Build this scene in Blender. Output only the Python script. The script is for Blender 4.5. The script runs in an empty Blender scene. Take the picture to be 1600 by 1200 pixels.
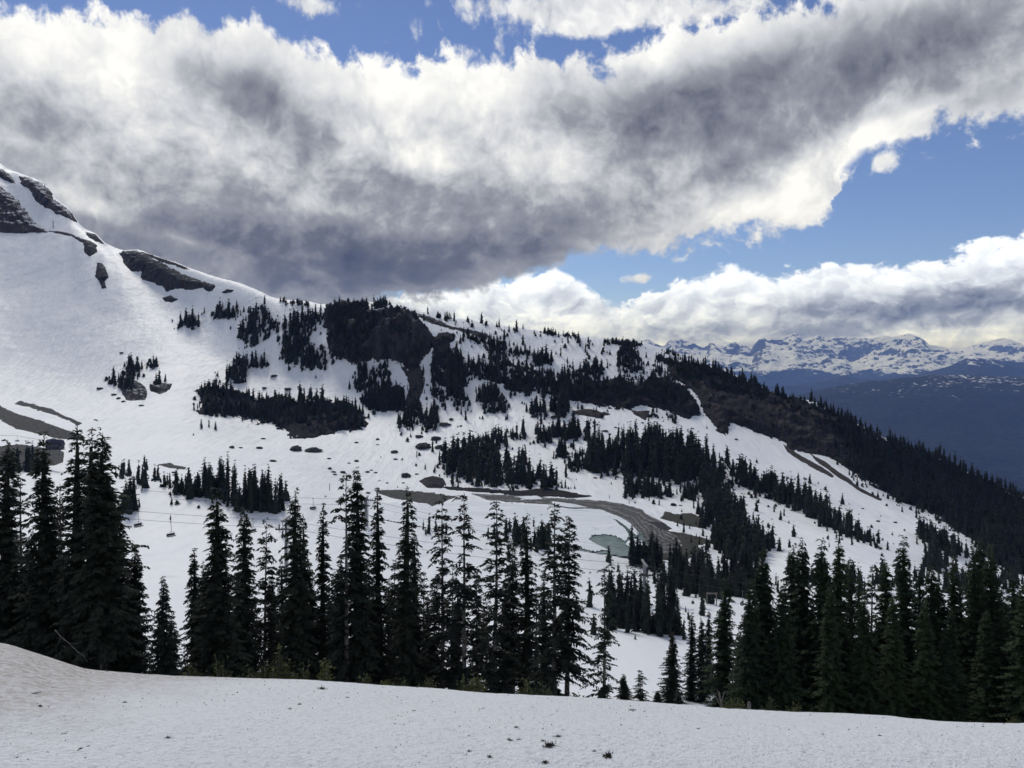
import bpy, math, random
import numpy as np

random.seed(7)
RNG = np.random.default_rng(7)
SC = bpy.context.scene
COL = SC.collection

# ------------------------------------------------------------------ camera
# eye at the origin, looking along +Y; focal length 1200 px on a 1600 px wide picture, horizon on row 575
FOC, CX, HOR = 1200.0, 800.0, 575.0
cam_data = bpy.data.cameras.new('camera')
cam_data.sensor_width = 36.0
cam_data.lens = 36.0 * FOC / 1600.0
cam_data.shift_y = (HOR - 600.0) / 1600.0
cam_data.clip_start = 0.1
cam_data.clip_end = 120000.0
cam = bpy.data.objects.new('camera', cam_data)
cam.location = (0, 0, 0)
cam.rotation_euler = (math.radians(90), 0, 0)
COL.objects.link(cam)
SC.camera = cam

# ------------------------------------------------------------------ exposure
SC.view_settings.view_transform = 'Standard'
SC.view_settings.look = 'None'
SC.view_settings.exposure = 0.2
SC.view_settings.gamma = 1.0
SC.view_settings.use_curve_mapping = False
SC.cycles.use_denoising = True
SC.cycles.max_bounces = 6
SC.cycles.diffuse_bounces = 3
SC.cycles.glossy_bounces = 2
SC.cycles.transparent_max_bounces = 6
SC.cycles.volume_bounces = 1

# ------------------------------------------------------------------ sun (behind the cloud deck, so wide and weak)
SUN_EL, SUN_AZ = math.radians(47), math.radians(-24)      # azimuth measured from +Y towards +X
sun_data = bpy.data.lights.new('sun', 'SUN')
sun_data.energy = 1.5
sun_data.angle = math.radians(14)
sun_data.color = (1.0, 0.965, 0.90)
sun = bpy.data.objects.new('sun', sun_data)
COL.objects.link(sun)
from mathutils import Vector
_sd = Vector((math.sin(SUN_AZ) * math.cos(SUN_EL), math.cos(SUN_AZ) * math.cos(SUN_EL), math.sin(SUN_EL)))
sun.rotation_euler = (-_sd).to_track_quat('-Z', 'Y').to_euler()

# ------------------------------------------------------------------ small node language
class NT:
    """writes math on node sockets as Python expressions"""
    def __init__(self, tree): self.t = tree
    def node(self, kind, **kw):
        n = self.t.nodes.new(kind)
        for k, v in kw.items(): setattr(n, k, v)
        return n
    def put(self, sock, v):
        if isinstance(v, E): self.t.links.new(v.s, sock)
        elif isinstance(v, bpy.types.NodeSocket): self.t.links.new(v, sock)
        else: sock.default_value = v
    def math(self, op, *a):
        n = self.node('ShaderNodeMath', operation=op)
        for i, v in enumerate(a): self.put(n.inputs[i], v)
        return E(self, n.outputs[0])
    def vec(self, x, y, z=0.0):
        n = self.node('ShaderNodeCombineXYZ')
        for i, v in enumerate((x, y, z)): self.put(n.inputs[i], v)
        return E(self, n.outputs[0])
    def noise(self, vec, scale, detail=5.0, rough=0.55, lac=2.0, dist=0.0, color=False, dim='3D'):
        n = self.node('ShaderNodeTexNoise', noise_dimensions=dim)
        self.put(n.inputs['Vector'], vec)
        for k, v in (('Scale', scale), ('Detail', detail), ('Roughness', rough), ('Lacunarity', lac), ('Distortion', dist)):
            self.put(n.inputs[k], v)
        return E(self, n.outputs['Color' if color else 'Fac'])
    def smooth(self, x, a, b, lo=0.0, hi=1.0):
        n = self.node('ShaderNodeMapRange', interpolation_type='SMOOTHSTEP')
        for i, v in enumerate((x, a, b, lo, hi)): self.put(n.inputs[i], v)
        return E(self, n.outputs[0])
    def mix(self, f, a, b):
        n = self.node('ShaderNodeMix', data_type='RGBA')
        self.put(n.inputs[0], f); self.put(n.inputs[6], a); self.put(n.inputs[7], b)
        return E(self, n.outputs[2])
    def ramp(self, f, stops, interp='LINEAR'):
        n = self.node('ShaderNodeValToRGB'); cr = n.color_ramp; cr.interpolation = interp
        while len(cr.elements) < len(stops): cr.elements.new(0.5)
        for e, (p, c) in zip(cr.elements, stops): e.position = p; e.color = (*c, 1.0)
        self.put(n.inputs[0], f)
        return E(self, n.outputs[0])
    def curve(self, x, pts):
        n = self.node('ShaderNodeFloatCurve'); cv = n.mapping.curves[0]
        pts = sorted(pts)
        cv.points[0].location = pts[0]; cv.points[1].location = pts[-1]
        for p in pts[1:-1]: cv.points.new(*p)
        for p in cv.points: p.handle_type = 'VECTOR'
        n.mapping.update()
        self.put(n.inputs['Value'], x)
        return E(self, n.outputs[0])
    def sep(self, v):
        n = self.node('ShaderNodeSeparateXYZ'); self.put(n.inputs[0], v)
        return [E(self, o) for o in n.outputs]
class E:
    def __init__(self, nt, s): self.nt, self.s = nt, s
    def __add__(s, o): return s.nt.math('ADD', s, o)
    __radd__ = __add__
    def __sub__(s, o): return s.nt.math('SUBTRACT', s, o)
    def __rsub__(s, o): return s.nt.math('SUBTRACT', o, s)
    def __mul__(s, o): return s.nt.math('MULTIPLY', s, o)
    __rmul__ = __mul__
    def __truediv__(s, o): return s.nt.math('DIVIDE', s, o)
    def min(s, o): return s.nt.math('MINIMUM', s, o)
    def max(s, o): return s.nt.math('MAXIMUM', s, o)
    def clamp(s): return s.nt.math('MAXIMUM', s.nt.math('MINIMUM', s, 1.0), 0.0)

# ------------------------------------------------------------------ sky: Nishita blue with procedural cloud decks
def angles(px, py):
    u, v = (px - CX) / FOC, (HOR - py) / FOC
    return math.atan(u), math.atan2(v, math.hypot(1, u))

world = bpy.data.worlds.new('World'); SC.world = world; world.use_nodes = True
wt = world.node_tree; wt.nodes.clear(); W = NT(wt)
tc = W.node('ShaderNodeTexCoord')
dx, dy, dz = W.sep(tc.outputs['Generated'])
az = W.math('ARCTAN2', dx, dy)
el = W.math('ARCSINE', dz.min(1.0).max(-1.0))
sky = W.node('ShaderNodeTexSky', sky_type='NISHITA')
sky.sun_disc = False; sky.sun_elevation = SUN_EL; sky.sun_rotation = SUN_AZ
sky.altitude = 1900; sky.air_density = 1.0; sky.dust_density = 0.3; sky.ozone_density = 1.5
SKY_STRENGTH = 0.085

SPAN = math.radians(60)
# noise coordinates: features get flatter and finer towards the horizon, like a deck seen in perspective
q = W.vec(az * 1.0, W.math('LOGARITHM', el.max(-0.05) + 0.42, math.e) * 0.72, 3.1)
warp = W.noise(q, 5.0, 3.0, 0.5, color=True)
vm = W.node('ShaderNodeVectorMath', operation='MULTIPLY_ADD')
W.put(vm.inputs[0], warp); vm.inputs[1].default_value = (0.07, 0.05, 0.0); W.put(vm.inputs[2], q)
qw = E(W, vm.outputs[0])
def shifted(v, d):
    n = W.node('ShaderNodeVectorMath', operation='ADD'); W.put(n.inputs[0], v); n.inputs[1].default_value = d
    return E(W, n.outputs[0])
def billow(v, scale, detail):
    """rounded heads with dark creases between them"""
    n = W.node('ShaderNodeTexVoronoi', voronoi_dimensions='2D', feature='F1', normalize=True)
    W.put(n.inputs['Vector'], v); n.inputs['Scale'].default_value = scale; n.inputs['Detail'].default_value = detail; n.inputs['Roughness'].default_value = 0.55; n.inputs['Lacunarity'].default_value = 2.1
    return (0.5 - E(W, n.outputs['Distance'])) * 2.0
n_big = (W.noise(qw, 4.2, 3.0, 0.5, dim='2D') - 0.5) * 2.6
n_mid = (W.noise(qw, 8.5, 8.0, 0.62, dim='2D') - 0.5) * 2.6
n_fine = (W.noise(qw, 34.0, 6.0, 0.65, dim='2D') - 0.5) * 2.4
qf = shifted(qw, (0, 0, 0))
fw = W.noise(qw, 22.0, 3.0, 0.6, color=True, dim='2D')
vm2 = W.node('ShaderNodeVectorMath', operation='MULTIPLY_ADD')
W.put(vm2.inputs[0], fw); vm2.inputs[1].default_value = (0.045, 0.035, 0.0); W.put(vm2.inputs[2], qw)
qb = E(W, vm2.outputs[0])                      # rolled coordinates for the billows
b_big = billow(qb, 8.0, 3.0); b_big_up = billow(shifted(qb, (-0.012, 0.034, 0)), 8.0, 3.0)
b_sm = billow(qb, 21.0, 3.0); b_sm_up = billow(shifted(qb, (-0.005, 0.013, 0)), 21.0, 3.0)
relief = b_big - b_big_up                      # which side of a billow faces the light above
relief2 = b_sm - b_sm_up
fray = n_big * 0.014 + b_big * 0.016 + n_mid * 0.024 + n_fine * 0.016

az_w = az + n_mid * 0.022 + b_big * 0.012 + n_fine * 0.016 + b_sm * 0.012        # ragged sideways too
azn = ((az_w + SPAN) / (2 * SPAN)).clamp()
def edge(pts):                       # an outline in the sky given as (column,row) -> elevation as a function of azimuth
    out = []
    for px, py in pts:
        a, e = angles(px, py); out.append(((a + SPAN) / (2 * SPAN), e + 0.3))
    return W.curve(azn, out) - 0.3
top1 = edge([(-900, -60), (-300, -30), (0, 2), (75, 17), (150, 28), (225, 28), (300, 38), (350, 56), (425, 58), (465, 74), (500, 86), (575, 93), (650, 106), (672, 92), (725, 82),
             (800, 97), (850, 86), (925, 80), (1000, 76), (1065, 62), (1150, 42), (1225, 20), (1280, 0), (1400, -50), (1600, -110), (2200, -200)])
bot1 = edge([(-900, 680), (300, 660), (420, 580), (520, 510), (600, 478), (630, 472), (660, 468), (700, 463), (760, 448), (850, 428), (900, 405), (1000, 398), (1060, 390), (1150, 376), (1250, 360), (1300, 348), (1318, 338), (1324, 318),
             (1318, 300), (1334, 270), (1356, 240), (1400, 215), (1450, 196), (1500, 189), (1560, 186), (1600, 182), (1800, 120), (2200, 60)])
top2 = edge([(-900, 560), (560, 500), (610, 476), (650, 462), (740, 458), (790, 440), (840, 428), (880, 424), (915, 440), (945, 472), (985, 478), (1010, 462), (1035, 446), (1100, 430), (1180, 436), (1250, 446),
             (1290, 436), (1330, 428), (1400, 434), (1470, 427), (1510, 408), (1560, 388), (1600, 374), (1750, 330), (2200, 260)])

azel = W.vec(az, el, 0.0)
def blob(px, py, sx, sy, rot, amp):
    """a soft elliptical patch of the sky: (node output, amplitude)"""
    a0, e0 = angles(px, py); kk = math.cos(a0)
    m = W.node('ShaderNodeMapping', vector_type='TEXTURE'); W.put(m.inputs[0], azel)
    m.inputs[1].default_value = (a0, e0, 0); m.inputs[2].default_value = (0, 0, math.radians(rot))
    m.inputs[3].default_value = (2.5 * sx / FOC * kk * kk, 2.5 * sy / FOC * kk, 1)
    g = W.node('ShaderNodeTexGradient', gradient_type='QUADRATIC_SPHERE'); wt.links.new(m.outputs[0], g.inputs[0])
    return E(W, g.outputs['Fac']), amp
def total(bl):
    t = None
    for b in bl:
        g, amp = blob(*b)
        t = g * amp if t is None else W.math('MULTIPLY_ADD', g, amp, t)
    return t

# upper deck
d1 = (top1 - el).min(el - bot1) + fray
c1 = W.smooth(d1, -0.003, 0.015)
tone1 = total([
    (390, 135, 85, 48, -10, -0.40), (540, 400, 440, 66, -3, -0.25), (720, 400, 190, 70, 0, -0.14), (860, 365, 120, 50, 15, -0.14), (250, 300, 260, 60, -8, -0.16), (60, 200, 90, 60, 0, -0.10), (420, 445, 330, 42, -4, -0.20), (230, 350, 140, 26, -8, -0.12), (640, 440, 130, 30, 0, -0.14), (130, 190, 60, 40, 0, -0.08), (230, 250, 70, 26, 20, -0.10), (470, 240, 60, 30, 0, -0.10), (880, 120, 30, 14, 0, -0.16), (700, 300, 60, 24, 0, -0.10),
    (520, 235, 120, 60, 0, -0.10), (1080, 150, 260, 46, 12, -0.22), (1400, 95, 280, 58, 6, -0.21), (1130, 262, 170, 34, 18, -0.22), (130, 220, 190, 70, 0, 0.20), (330, 290, 130, 46, 0, 0.10), (560, 240, 120, 50, 0, 0.07), (1500, 130, 120, 30, 5, -0.12), (1000, 205, 200, 32, 12, -0.14), (650, 300, 150, 30, 0, -0.10),
    (210, 120, 200, 55, -5, 0.15), (60, 70, 140, 45, 0, 0.10), (740, 170, 120, 60, 0, 0.22), (600, 160, 60, 60, 0, 0.20), (540, 330, 25, 12, 0, 0.2), (690, 260, 50, 26, 0, 0.22), (110, 300, 60, 18, -15, 0.2), (860, 235, 60, 22, 10, 0.16), (480, 140, 40, 50, 0, 0.14), (820, 270, 160, 34, 15, 0.16), (1130, 330, 170, 30, 12, 0.26), (1260, 290, 70, 40, 10, 0.22),
    (360, 225, 60, 25, 0, 0.16), (150, 330, 70, 14, -15, 0.22), (290, 375, 60, 9, -12, 0.22), (480, 320, 50, 14, 0, 0.16), (1450, 170, 150, 14, 18, 0.18), (1340, 205, 80, 22, 30, 0.18)])
n_patch = (W.noise(qb, 13.0, 7.0, 0.60, dim='2D') - 0.5) * 2.8
thin1 = W.smooth(top1 - el + fray, 0.0, 0.075, 0.26, 0.0)
lum1 = 0.63 + tone1 * 1.10 + n_big * 0.04 + n_mid * 0.12 + n_patch * 0.13 + relief * 0.16 + relief2 * 0.10 + b_big * 0.08 + n_fine * 0.11 + thin1 + W.smooth(el - bot1 + fray, 0.0, 0.05, 0.14, 0.0)
# low cumulus bank along the horizon: small billows
#
d2 = (top2 - el) + b_sm * 0.022 + b_big * 0.010 + n_mid * 0.018 + n_fine * 0.007 - 0.004
c2 = W.smooth(d2, -0.002, 0.009)
tone2 = total([
    (1520, 478, 170, 24, 4, -0.34), (1330, 490, 160, 26, 6, -0.20), (1450, 440, 130, 14, 10, -0.05), (1140, 520, 110, 16, 0, -0.14), (1250, 525, 140, 12, 0, -0.10), (880, 470, 30, 30, 0, -0.12), (1030, 500, 60, 12, 0, -0.05),
    (830, 455, 60, 28, 0, 0.22), (1110, 448, 70, 18, 0, 0.16), (1560, 405, 60, 22, 20, 0.22), (1170, 505, 40, 26, 0, 0.20), (1350, 450, 120, 14, 0, 0.14), (700, 466, 50, 12, 0, 0.26), (900, 505, 60, 20, 0, 0.14), (1450, 518, 180, 5, 2, 0.14), (1450, 530, 250, 4, 0, 0.10)])
lum2 = 0.71 + tone2 * 1.15 + n_mid * 0.12 + n_patch * 0.10 + relief2 * 0.34 + b_sm * 0.12 + n_fine * 0.08 + n_big * 0.05 + W.smooth(d2, 0.0, 0.035, 0.20, 0.0)
# loose scraps above the deck, and scattered cumulus over the rest of the sky
scr = total([(490, 8, 52, 16, 0, 1.0), (850, 14, 130, 28, -3, 1.25), (1020, 8, 100, 20, 0, 1.0), (930, 40, 60, 14, 5, 0.9), (650, 62, 12, 26, 8, 0.52), (590, 66, 18, 9, 20, 0.42), (780, 70, 14, 18, 0, 0.5), (1382, 252, 36, 16, 12, 1.15), (1500, 200, 12, 8, 0, 0.55), (1150, 14, 90, 20, 6, 0.8),
              (1000, 436, 30, 11, 0, 1.0), (1060, 404, 14, 8, 0, 0.5)])
away = W.smooth(W.math('ABSOLUTE', az), 0.70, 0.95).max(W.smooth(el, 0.50, 0.62))
c3 = W.smooth(scr + (n_mid * 0.55 + n_fine * 0.42 + b_sm * 0.2), 0.42, 1.0) * (1.0 - away)
c4 = W.smooth(n_big * 0.9 + n_mid * 0.55 + 0.12, -0.02, 0.35) * away
lum3 = 0.86 + n_mid * 0.10 + relief2 * 0.3
lum4 = 0.66 + n_mid * 0.25 + relief * 0.35 - n_big * 0.12
def cloud(l, tint=(1, 1, 1)):
    r = W.ramp(l.clamp(), [(0.0, (0.055, 0.061, 0.078)), (0.25, (0.112, 0.121, 0.150)), (0.5, (0.262, 0.275, 0.315)), (0.75, (0.57, 0.59, 0.63)), (1.0, (0.90, 0.90, 0.895))])
    n = W.node('ShaderNodeVectorMath', operation='MULTIPLY'); W.put(n.inputs[0], r); n.inputs[1].default_value = tuple(t / SKY_STRENGTH for t in tint)
    return E(W, n.outputs[0])
haze_low = W.smooth(el, 0.0, 0.10, 0.35, 0.0)
blue = E(W, sky.outputs[0])
sv = W.node('ShaderNodeVectorMath', operation='MULTIPLY'); W.put(sv.inputs[0], blue)
k = SKY_STRENGTH
sv.inputs[1].default_value = (0.74, 0.77, 0.95)
out = E(W, sv.outputs[0])
out = W.mix(c3 * 0.95, out, cloud(lum3))
out = W.mix(c4, out, cloud(lum4))
out = W.mix(c2 * (1.0 - away) * 0.97, out, cloud(lum2, (1.06, 1.13, 1.30)))
out = W.mix(c1 * (1.0 - away), out, cloud(lum1))
out = W.mix(W.smooth(el, -0.06, -0.01, 1.0, 0.0), out, (0.25 / k, 0.29 / k, 0.36 / k, 1.0))
bg = W.node('ShaderNodeBackground'); W.put(bg.inputs['Color'], out); bg.inputs['Strength'].default_value = SKY_STRENGTH
wo = W.node('ShaderNodeOutputWorld'); wt.links.new(bg.outputs[0], wo.inputs[0])

# ================================================================== STRUCTURE
# ------------------------------------------------------------------ numpy noise
_P = np.random.default_rng(11).permutation(512).astype(np.int64)
_P = np.concatenate([_P, _P, _P])
_G = np.random.default_rng(12).normal(size=(512, 3)); _G /= np.linalg.norm(_G, axis=1)[:, None]
def perlin(x, y, z=0.0):
    x, y, z = np.broadcast_arrays(np.asarray(x, float), np.asarray(y, float), np.asarray(z, float))
    xi, yi, zi = np.floor(x).astype(np.int64), np.floor(y).astype(np.int64), np.floor(z).astype(np.int64)
    xf, yf, zf = x - xi, y - yi, z - zi
    u, v, w = (f * f * f * (f * (f * 6 - 15) + 10) for f in (xf, yf, zf))
    xi, yi, zi = xi & 511, yi & 511, zi & 511
    def g(i, j, k):
        h = _P[_P[_P[(xi + i) & 511] + ((yi + j) & 511)] + ((zi + k) & 511)]
        gr = _G[h]
        return gr[..., 0] * (xf - i) + gr[..., 1] * (yf - j) + gr[..., 2] * (zf - k)
    def L(a, b, t): return a + (b - a) * t
    return L(L(L(g(0, 0, 0), g(1, 0, 0), u), L(g(0, 1, 0), g(1, 1, 0), u), v),
             L(L(g(0, 0, 1), g(1, 0, 1), u), L(g(0, 1, 1), g(1, 1, 1), u), v), w) * 1.6
def fbm(x, y, z=0.0, octaves=5, gain=0.5, ridged=False):
    t, a, f, n = 0.0, 1.0, 1.0, 0.0
    for o in range(octaves):
        p = perlin(np.asarray(x) * f + 17.3 * o, np.asarray(y) * f - 9.1 * o, np.asarray(z) * f + 3.7 * o)
        if ridged: p = 1.0 - 2.0 * np.abs(p)
        t = t + a * p; n += a; a *= gain; f *= 2.03
    return t / n
def pchip(xk, yk, xq):
    """monotone cubic through the knots (xk ascending); yk may be (n,) ; linear beyond the ends"""
    xk, yk, xq = np.asarray(xk, float), np.asarray(yk, float), np.asarray(xq, float)
    h = np.diff(xk); d = np.diff(yk) / h
    m = np.zeros_like(yk); m[0], m[-1] = d[0], d[-1]
    s = d[:-1] * d[1:] > 0
    w1, w2 = 2 * h[1:] + h[:-1], h[1:] + 2 * h[:-1]
    with np.errstate(divide='ignore', invalid='ignore'):
        m[1:-1] = np.where(s, (w1 + w2) / (w1 / d[:-1] + w2 / d[1:]), 0.0)
    i = np.clip(np.searchsorted(xk, xq) - 1, 0, len(h) - 1)
    t = (np.clip(xq, xk[0], xk[-1]) - xk[i]) / h[i]
    return ((2 * t**3 - 3 * t**2 + 1) * yk[i] + (t**3 - 2 * t**2 + t) * h[i] * m[i] + (-2 * t**3 + 3 * t**2) * yk[i + 1] + (t**3 - t**2) * h[i] * m[i + 1]
            + np.where(xq < xk[0], (xq - xk[0]) * 0, 0))
def sstep(x, a, b):
    t = np.clip((x - a) / (b - a), 0, 1); return t * t * (3 - 2 * t)

# ------------------------------------------------------------------ the lie of the land
# ridge lines, benches and hollows of the mountainside: each is a line of (column, distance) and (column, sight-line row) surveyed from the eye
CREST1 = [(-2600, 940), (-500, 985), (-150, 995), (0, 1005), (50, 1018), (100, 1034), (140, 1046), (200, 1051), (300, 1056), (400, 1060), (470, 1062), (650, 1072), (800, 1085), (1000, 1097), (1200, 1110), (1300, 1114), (1385, 1119),
          (1425, 1126), (1450, 1131), (1500, 1144), (1550, 1156), (1600, 1165), (1850, 1200), (2600, 1230), (4400, 1260)]
CREST2 = [(-2600, 120), (-600, 120), (-200, 185), (0, 259), (15, 269), (27, 272), (50, 280), (70, 291), (82, 304), (95, 317), (110, 329), (122, 346), (132, 357), (150, 366), (165, 382), (175, 387), (190, 391), (212, 391),
          (240, 398), (275, 409), (312, 425), (350, 437), (400, 452), (440, 467), (482, 471), (505, 476), (530, 476), (572, 473), (595, 474), (617, 475), (640, 481), (660, 489), (680, 494), (725, 500), (760, 506), (800, 511),
          (842, 517), (900, 525), (937, 530), (1005, 535), (1025, 541), (1050, 550), (1087, 564), (1125, 577), (1162, 592), (1200, 610), (1237, 622), (1277, 630), (1307, 647), (1350, 667), (1390, 687), (1420, 697), (1450, 707),
          (1500, 731), (1550, 753), (1600, 777), (1700, 826), (1850, 895), (2600, 1050), (4400, 1200)]
NEAR = [(-2600, 700), (-200, 740), (0, 740), (100, 744), (200, 755), (300, 765), (430, 774), (475, 782), (520, 795), (600, 815), (680, 830), (760, 840), (830, 850), (905, 868), (960, 885), (1000, 893), (1100, 905), (1200, 905), (1300, 890), (1450, 905), (1600, 935), (1850, 960), (4400, 1000)]
def rows_to_z(py, y): return (HOR - np.asarray(py)) / FOC * np.asarray(y)
def ln(pts):
    a = np.array(pts, float); return lambda px: pchip(a[:, 0], a[:, 1], px) if len(a) > 1 else np.full_like(np.asarray(px, float), a[0, 1])
def K(v): return lambda px: np.full_like(np.asarray(px, float), v)
_c1, _c2, _nr = ln(CREST1), ln(CREST2), ln(NEAR)
ST = [  # (distance, row or None, height or None)
    (K(1.5), None, K(-4.0)),
    (K(8.0), None, ln([(-2600, -3.0), (-400, -3.9), (0, -4.12), (400, -4.17), (1600, -4.17), (4400, -4.4)])),
    (K(11.6), None, ln([(-2600, -3.4), (-300, -4.35), (0, -4.58), (100, -4.78), (250, -4.9), (800, -5.05), (1300, -5.3), (1600, -5.35), (4400, -6)])),
    (K(15.0), _c1, None),
    (K(24.0), ln([(-2600, 1010), (0, 1090), (400, 1112), (1000, 1130), (1350, 1146), (1410, 1142), (1450, 1136), (1490, 1133), (1600, 1131), (1850, 1131), (4400, 1131)]), None),
    (K(45.0), ln([(-2600, 1030), (0, 1100), (400, 1128), (900, 1120), (1000, 1117), (1300, 1150), (1600, 1150), (4400, 1150)]), None),
    (K(62.0), ln([(-2600, 1000), (0, 1060), (250, 1072), (900, 1100), (1000, 1098), (1080, 1098), (1300, 1095), (1600, 1095), (4400, 1095)]), None),
    (K(95.0), ln([(-2600, 930), (0, 955), (250, 960), (600, 985), (900, 985), (1000, 985), (1060, 992), (1200, 1000), (1600, 1010), (4400, 1020)]), None),
    (K(112.0), ln([(-2600, 900), (0, 915), (250, 925), (600, 958), (850, 975), (940, 992), (1000, 1002), (1080, 1005), (1200, 1002), (1600, 1000), (4400, 1000)]), None),
    (K(150.0), ln([(-2600, 820), (0, 830), (250, 870), (400, 878), (600, 905), (800, 925), (900, 935), (1000, 940), (1100, 942), (1200, 950), (1300, 950), (1600, 960), (4400, 960)]), None),
    (K(195.0), _nr, None),
    (K(228.0), None, ln([(-2600, -30), (0, -33), (100, -35), (250, -38), (430, -44), (600, -51), (700, -52.5), (900, -53), (1000, -54), (1100, -54.5), (1200, -55), (1300, -54), (1450, -60), (1600, -70), (1900, -80), (4400, -80)])),
    (K(320.0), None, ln([(-2600, -20), (0, -34.7), (100, -40), (250, -42), (430, -45), (600, -51.5), (700, -52), (900, -52), (1000, -53), (1100, -55), (1200, -57), (1300, -60), (1450, -66), (1600, -78), (1900, -95), (4400, -120)])),
    (ln([(-2600, 430), (0, 430), (300, 410), (900, 400), (1300, 385), (1600, 352), (4400, 352)]), ln([(-2600, 560), (-300, 620), (0, 650), (250, 665), (430, 695), (600, 700), (900, 700), (1100, 705), (1200, 725), (1300, 745), (1450, 800), (1600, 845), (1900, 930), (4400, 1050)]), None),
    (ln([(-2600, 520), (0, 520), (300, 480), (600, 458), (1000, 455), (1300, 425), (1600, 387), (4400, 387)]), ln([(-2600, 480), (-300, 560), (0, 600), (250, 615), (430, 655), (600, 650), (700, 650), (900, 640), (1000, 645), (1100, 660), (1200, 690), (1300, 716), (1450, 772), (1600, 825), (1900, 915), (4400, 1050)]), None),
    (ln([(-2600, 650), (0, 650), (250, 580), (430, 530), (600, 500), (1000, 495), (1300, 452), (1600, 410), (4400, 410)]), ln([(-2600, 360), (-300, 420), (0, 480), (100, 490), (250, 530), (430, 590), (600, 585), (700, 580), (900, 590), (1000, 600), (1100, 615), (1200, 650), (1300, 684), (1450, 745), (1600, 805), (1900, 905), (4400, 1100)]), None),
    (ln([(-2600, 770), (0, 770), (100, 760), (250, 660), (430, 566), (600, 529), (1000, 526), (1300, 468), (1600, 422), (4400, 422)]), ln([(-2600, 240), (-300, 300), (0, 365), (70, 364), (115, 366), (185, 405), (250, 458), (340, 495), (430, 522), (500, 525), (600, 493), (650, 503), (700, 525), (800, 545), (900, 553), (1000, 562), (1100, 588), (1200, 626), (1300, 658), (1450, 727), (1600, 790), (1900, 900), (4400, 1150)]), None),
    (ln([(-2600, 920), (0, 920), (100, 830), (185, 764), (250, 710), (430, 612), (600, 566), (1000, 560), (1300, 482), (1600, 433), (4400, 433)]), _c2, None),
]
def profile(px):
    """distance and height knots of the ground along one sight line"""
    p = np.array([px], float)
    Y, Z = [], []
    for fy, fr, fz in ST:
        y = fy(p)[0]; Y.append(y); Z.append(fz(p)[0] if fr is None else (HOR - fr(p)[0]) / FOC * y)
    Y += [Y[-1] + 45, Y[-1] + 200, 1700.0]; Z += [Z[-1] - 16, Z[-1] - 110, -620.0]
    return np.array(Y), np.array(Z)
COLS = np.concatenate([np.linspace(-2600, -420, 30), np.arange(-400, -60, 12), np.arange(-60, 1660, 2.5), np.arange(1664, 2000, 12), np.linspace(2020, 4400, 30)])
ROWS = np.concatenate([np.linspace(1.5, 17, 110, endpoint=False), np.linspace(17, 60, 60, endpoint=False), np.linspace(60, 230, 150, endpoint=False), np.linspace(230, 400, 110, endpoint=False),
                       np.linspace(400, 620, 250, endpoint=False), np.linspace(620, 960, 150, endpoint=False), np.linspace(960, 1700, 40)])
NC, NR = len(COLS), len(ROWS)
GY = np.broadcast_to(ROWS, (NC, NR))
GX = (COLS[:, None] - CX) / FOC * GY
GZ = np.empty((NC, NR))
for i, c in enumerate(COLS):
    yk, zk = profile(c); GZ[i] = pchip(yk, zk, ROWS)
# natural unevenness, growing with the scale of the slope
_amp = np.interp(ROWS, [1.5, 15, 60, 200, 330, 420, 560, 1000, 1700], [0.02, 0.05, 0.22, 0.35, 0.35, 1.0, 1.6, 3.5, 8.0])
_f = fbm(GX / 60, GY / 60, 1.3, 5, 0.5)
_f2 = fbm(GX / 9, GY / 14, 5.1, 4, 0.5)
GZ += _amp * (_f * 1.2 + _f2 * 0.35)
near = 1 - sstep(GY, 14, 40)
GZ += near * (0.020 * fbm(GX * 1.3, GY * 1.3, 0.4, 4) + 0.012 * fbm(GX * 4.5, GY * 3.5, 2.2, 3) + 0.05 * fbm(GX * .3, GY * .3, 9.0, 2))
# the frozen reservoir: a level floor
POND_Z = -52.3
def in_poly(px, py, poly):
    poly = np.asarray(poly, float); c = np.zeros(np.shape(px), bool); n = len(poly)
    for i in range(n):
        x0, y0 = poly[i]; x1, y1 = poly[(i + 1) % n]
        if y0 == y1: continue
        k = (y0 > py) != (y1 > py)
        c ^= k & (px < (x1 - x0) * (py - y0) / (y1 - y0) + x0)
    return c
def sdf(px, py, poly):
    """distance in sight-line pixels to the outline, positive inside"""
    poly = np.asarray(poly, float); d = np.full(np.shape(px), 1e9)
    for i in range(len(poly)):
        a, b = poly[i], poly[(i + 1) % len(poly)]; ab = b - a
        t = np.clip(((px - a[0]) * ab[0] + (py - a[1]) * ab[1]) / max(ab @ ab, 1e-9), 0, 1)
        d = np.minimum(d, np.hypot(px - a[0] - t * ab[0], py - a[1] - t * ab[1]))
    return np.where(in_poly(px, py, poly), d, -d)
POND = [(560, 800), (590, 787), (640, 789), (700, 791), (735, 786), (800, 788), (850, 791), (905, 797), (945, 800), (982, 815), (1003, 834), (1012, 852), (990, 868), (940, 864), (900, 856), (830, 848), (760, 838), (680, 828), (600, 813)]
_pr = HOR - POND_Z / np.maximum(GY, 1) * FOC
_pd = np.where((GY > 200) & (GY < 345), sdf(np.broadcast_to(COLS[:, None], GY.shape), _pr, POND), -99)
GZ = GZ * (1 - sstep(_pd, -8, 0)) + np.minimum(GZ, POND_Z - 0.35) * sstep(_pd, -8, 0)
GROW = HOR - GZ / GY * FOC                      # sight-line row of every ground point
VIS = np.minimum.accumulate(GROW, axis=1)       # skyline so far

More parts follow.
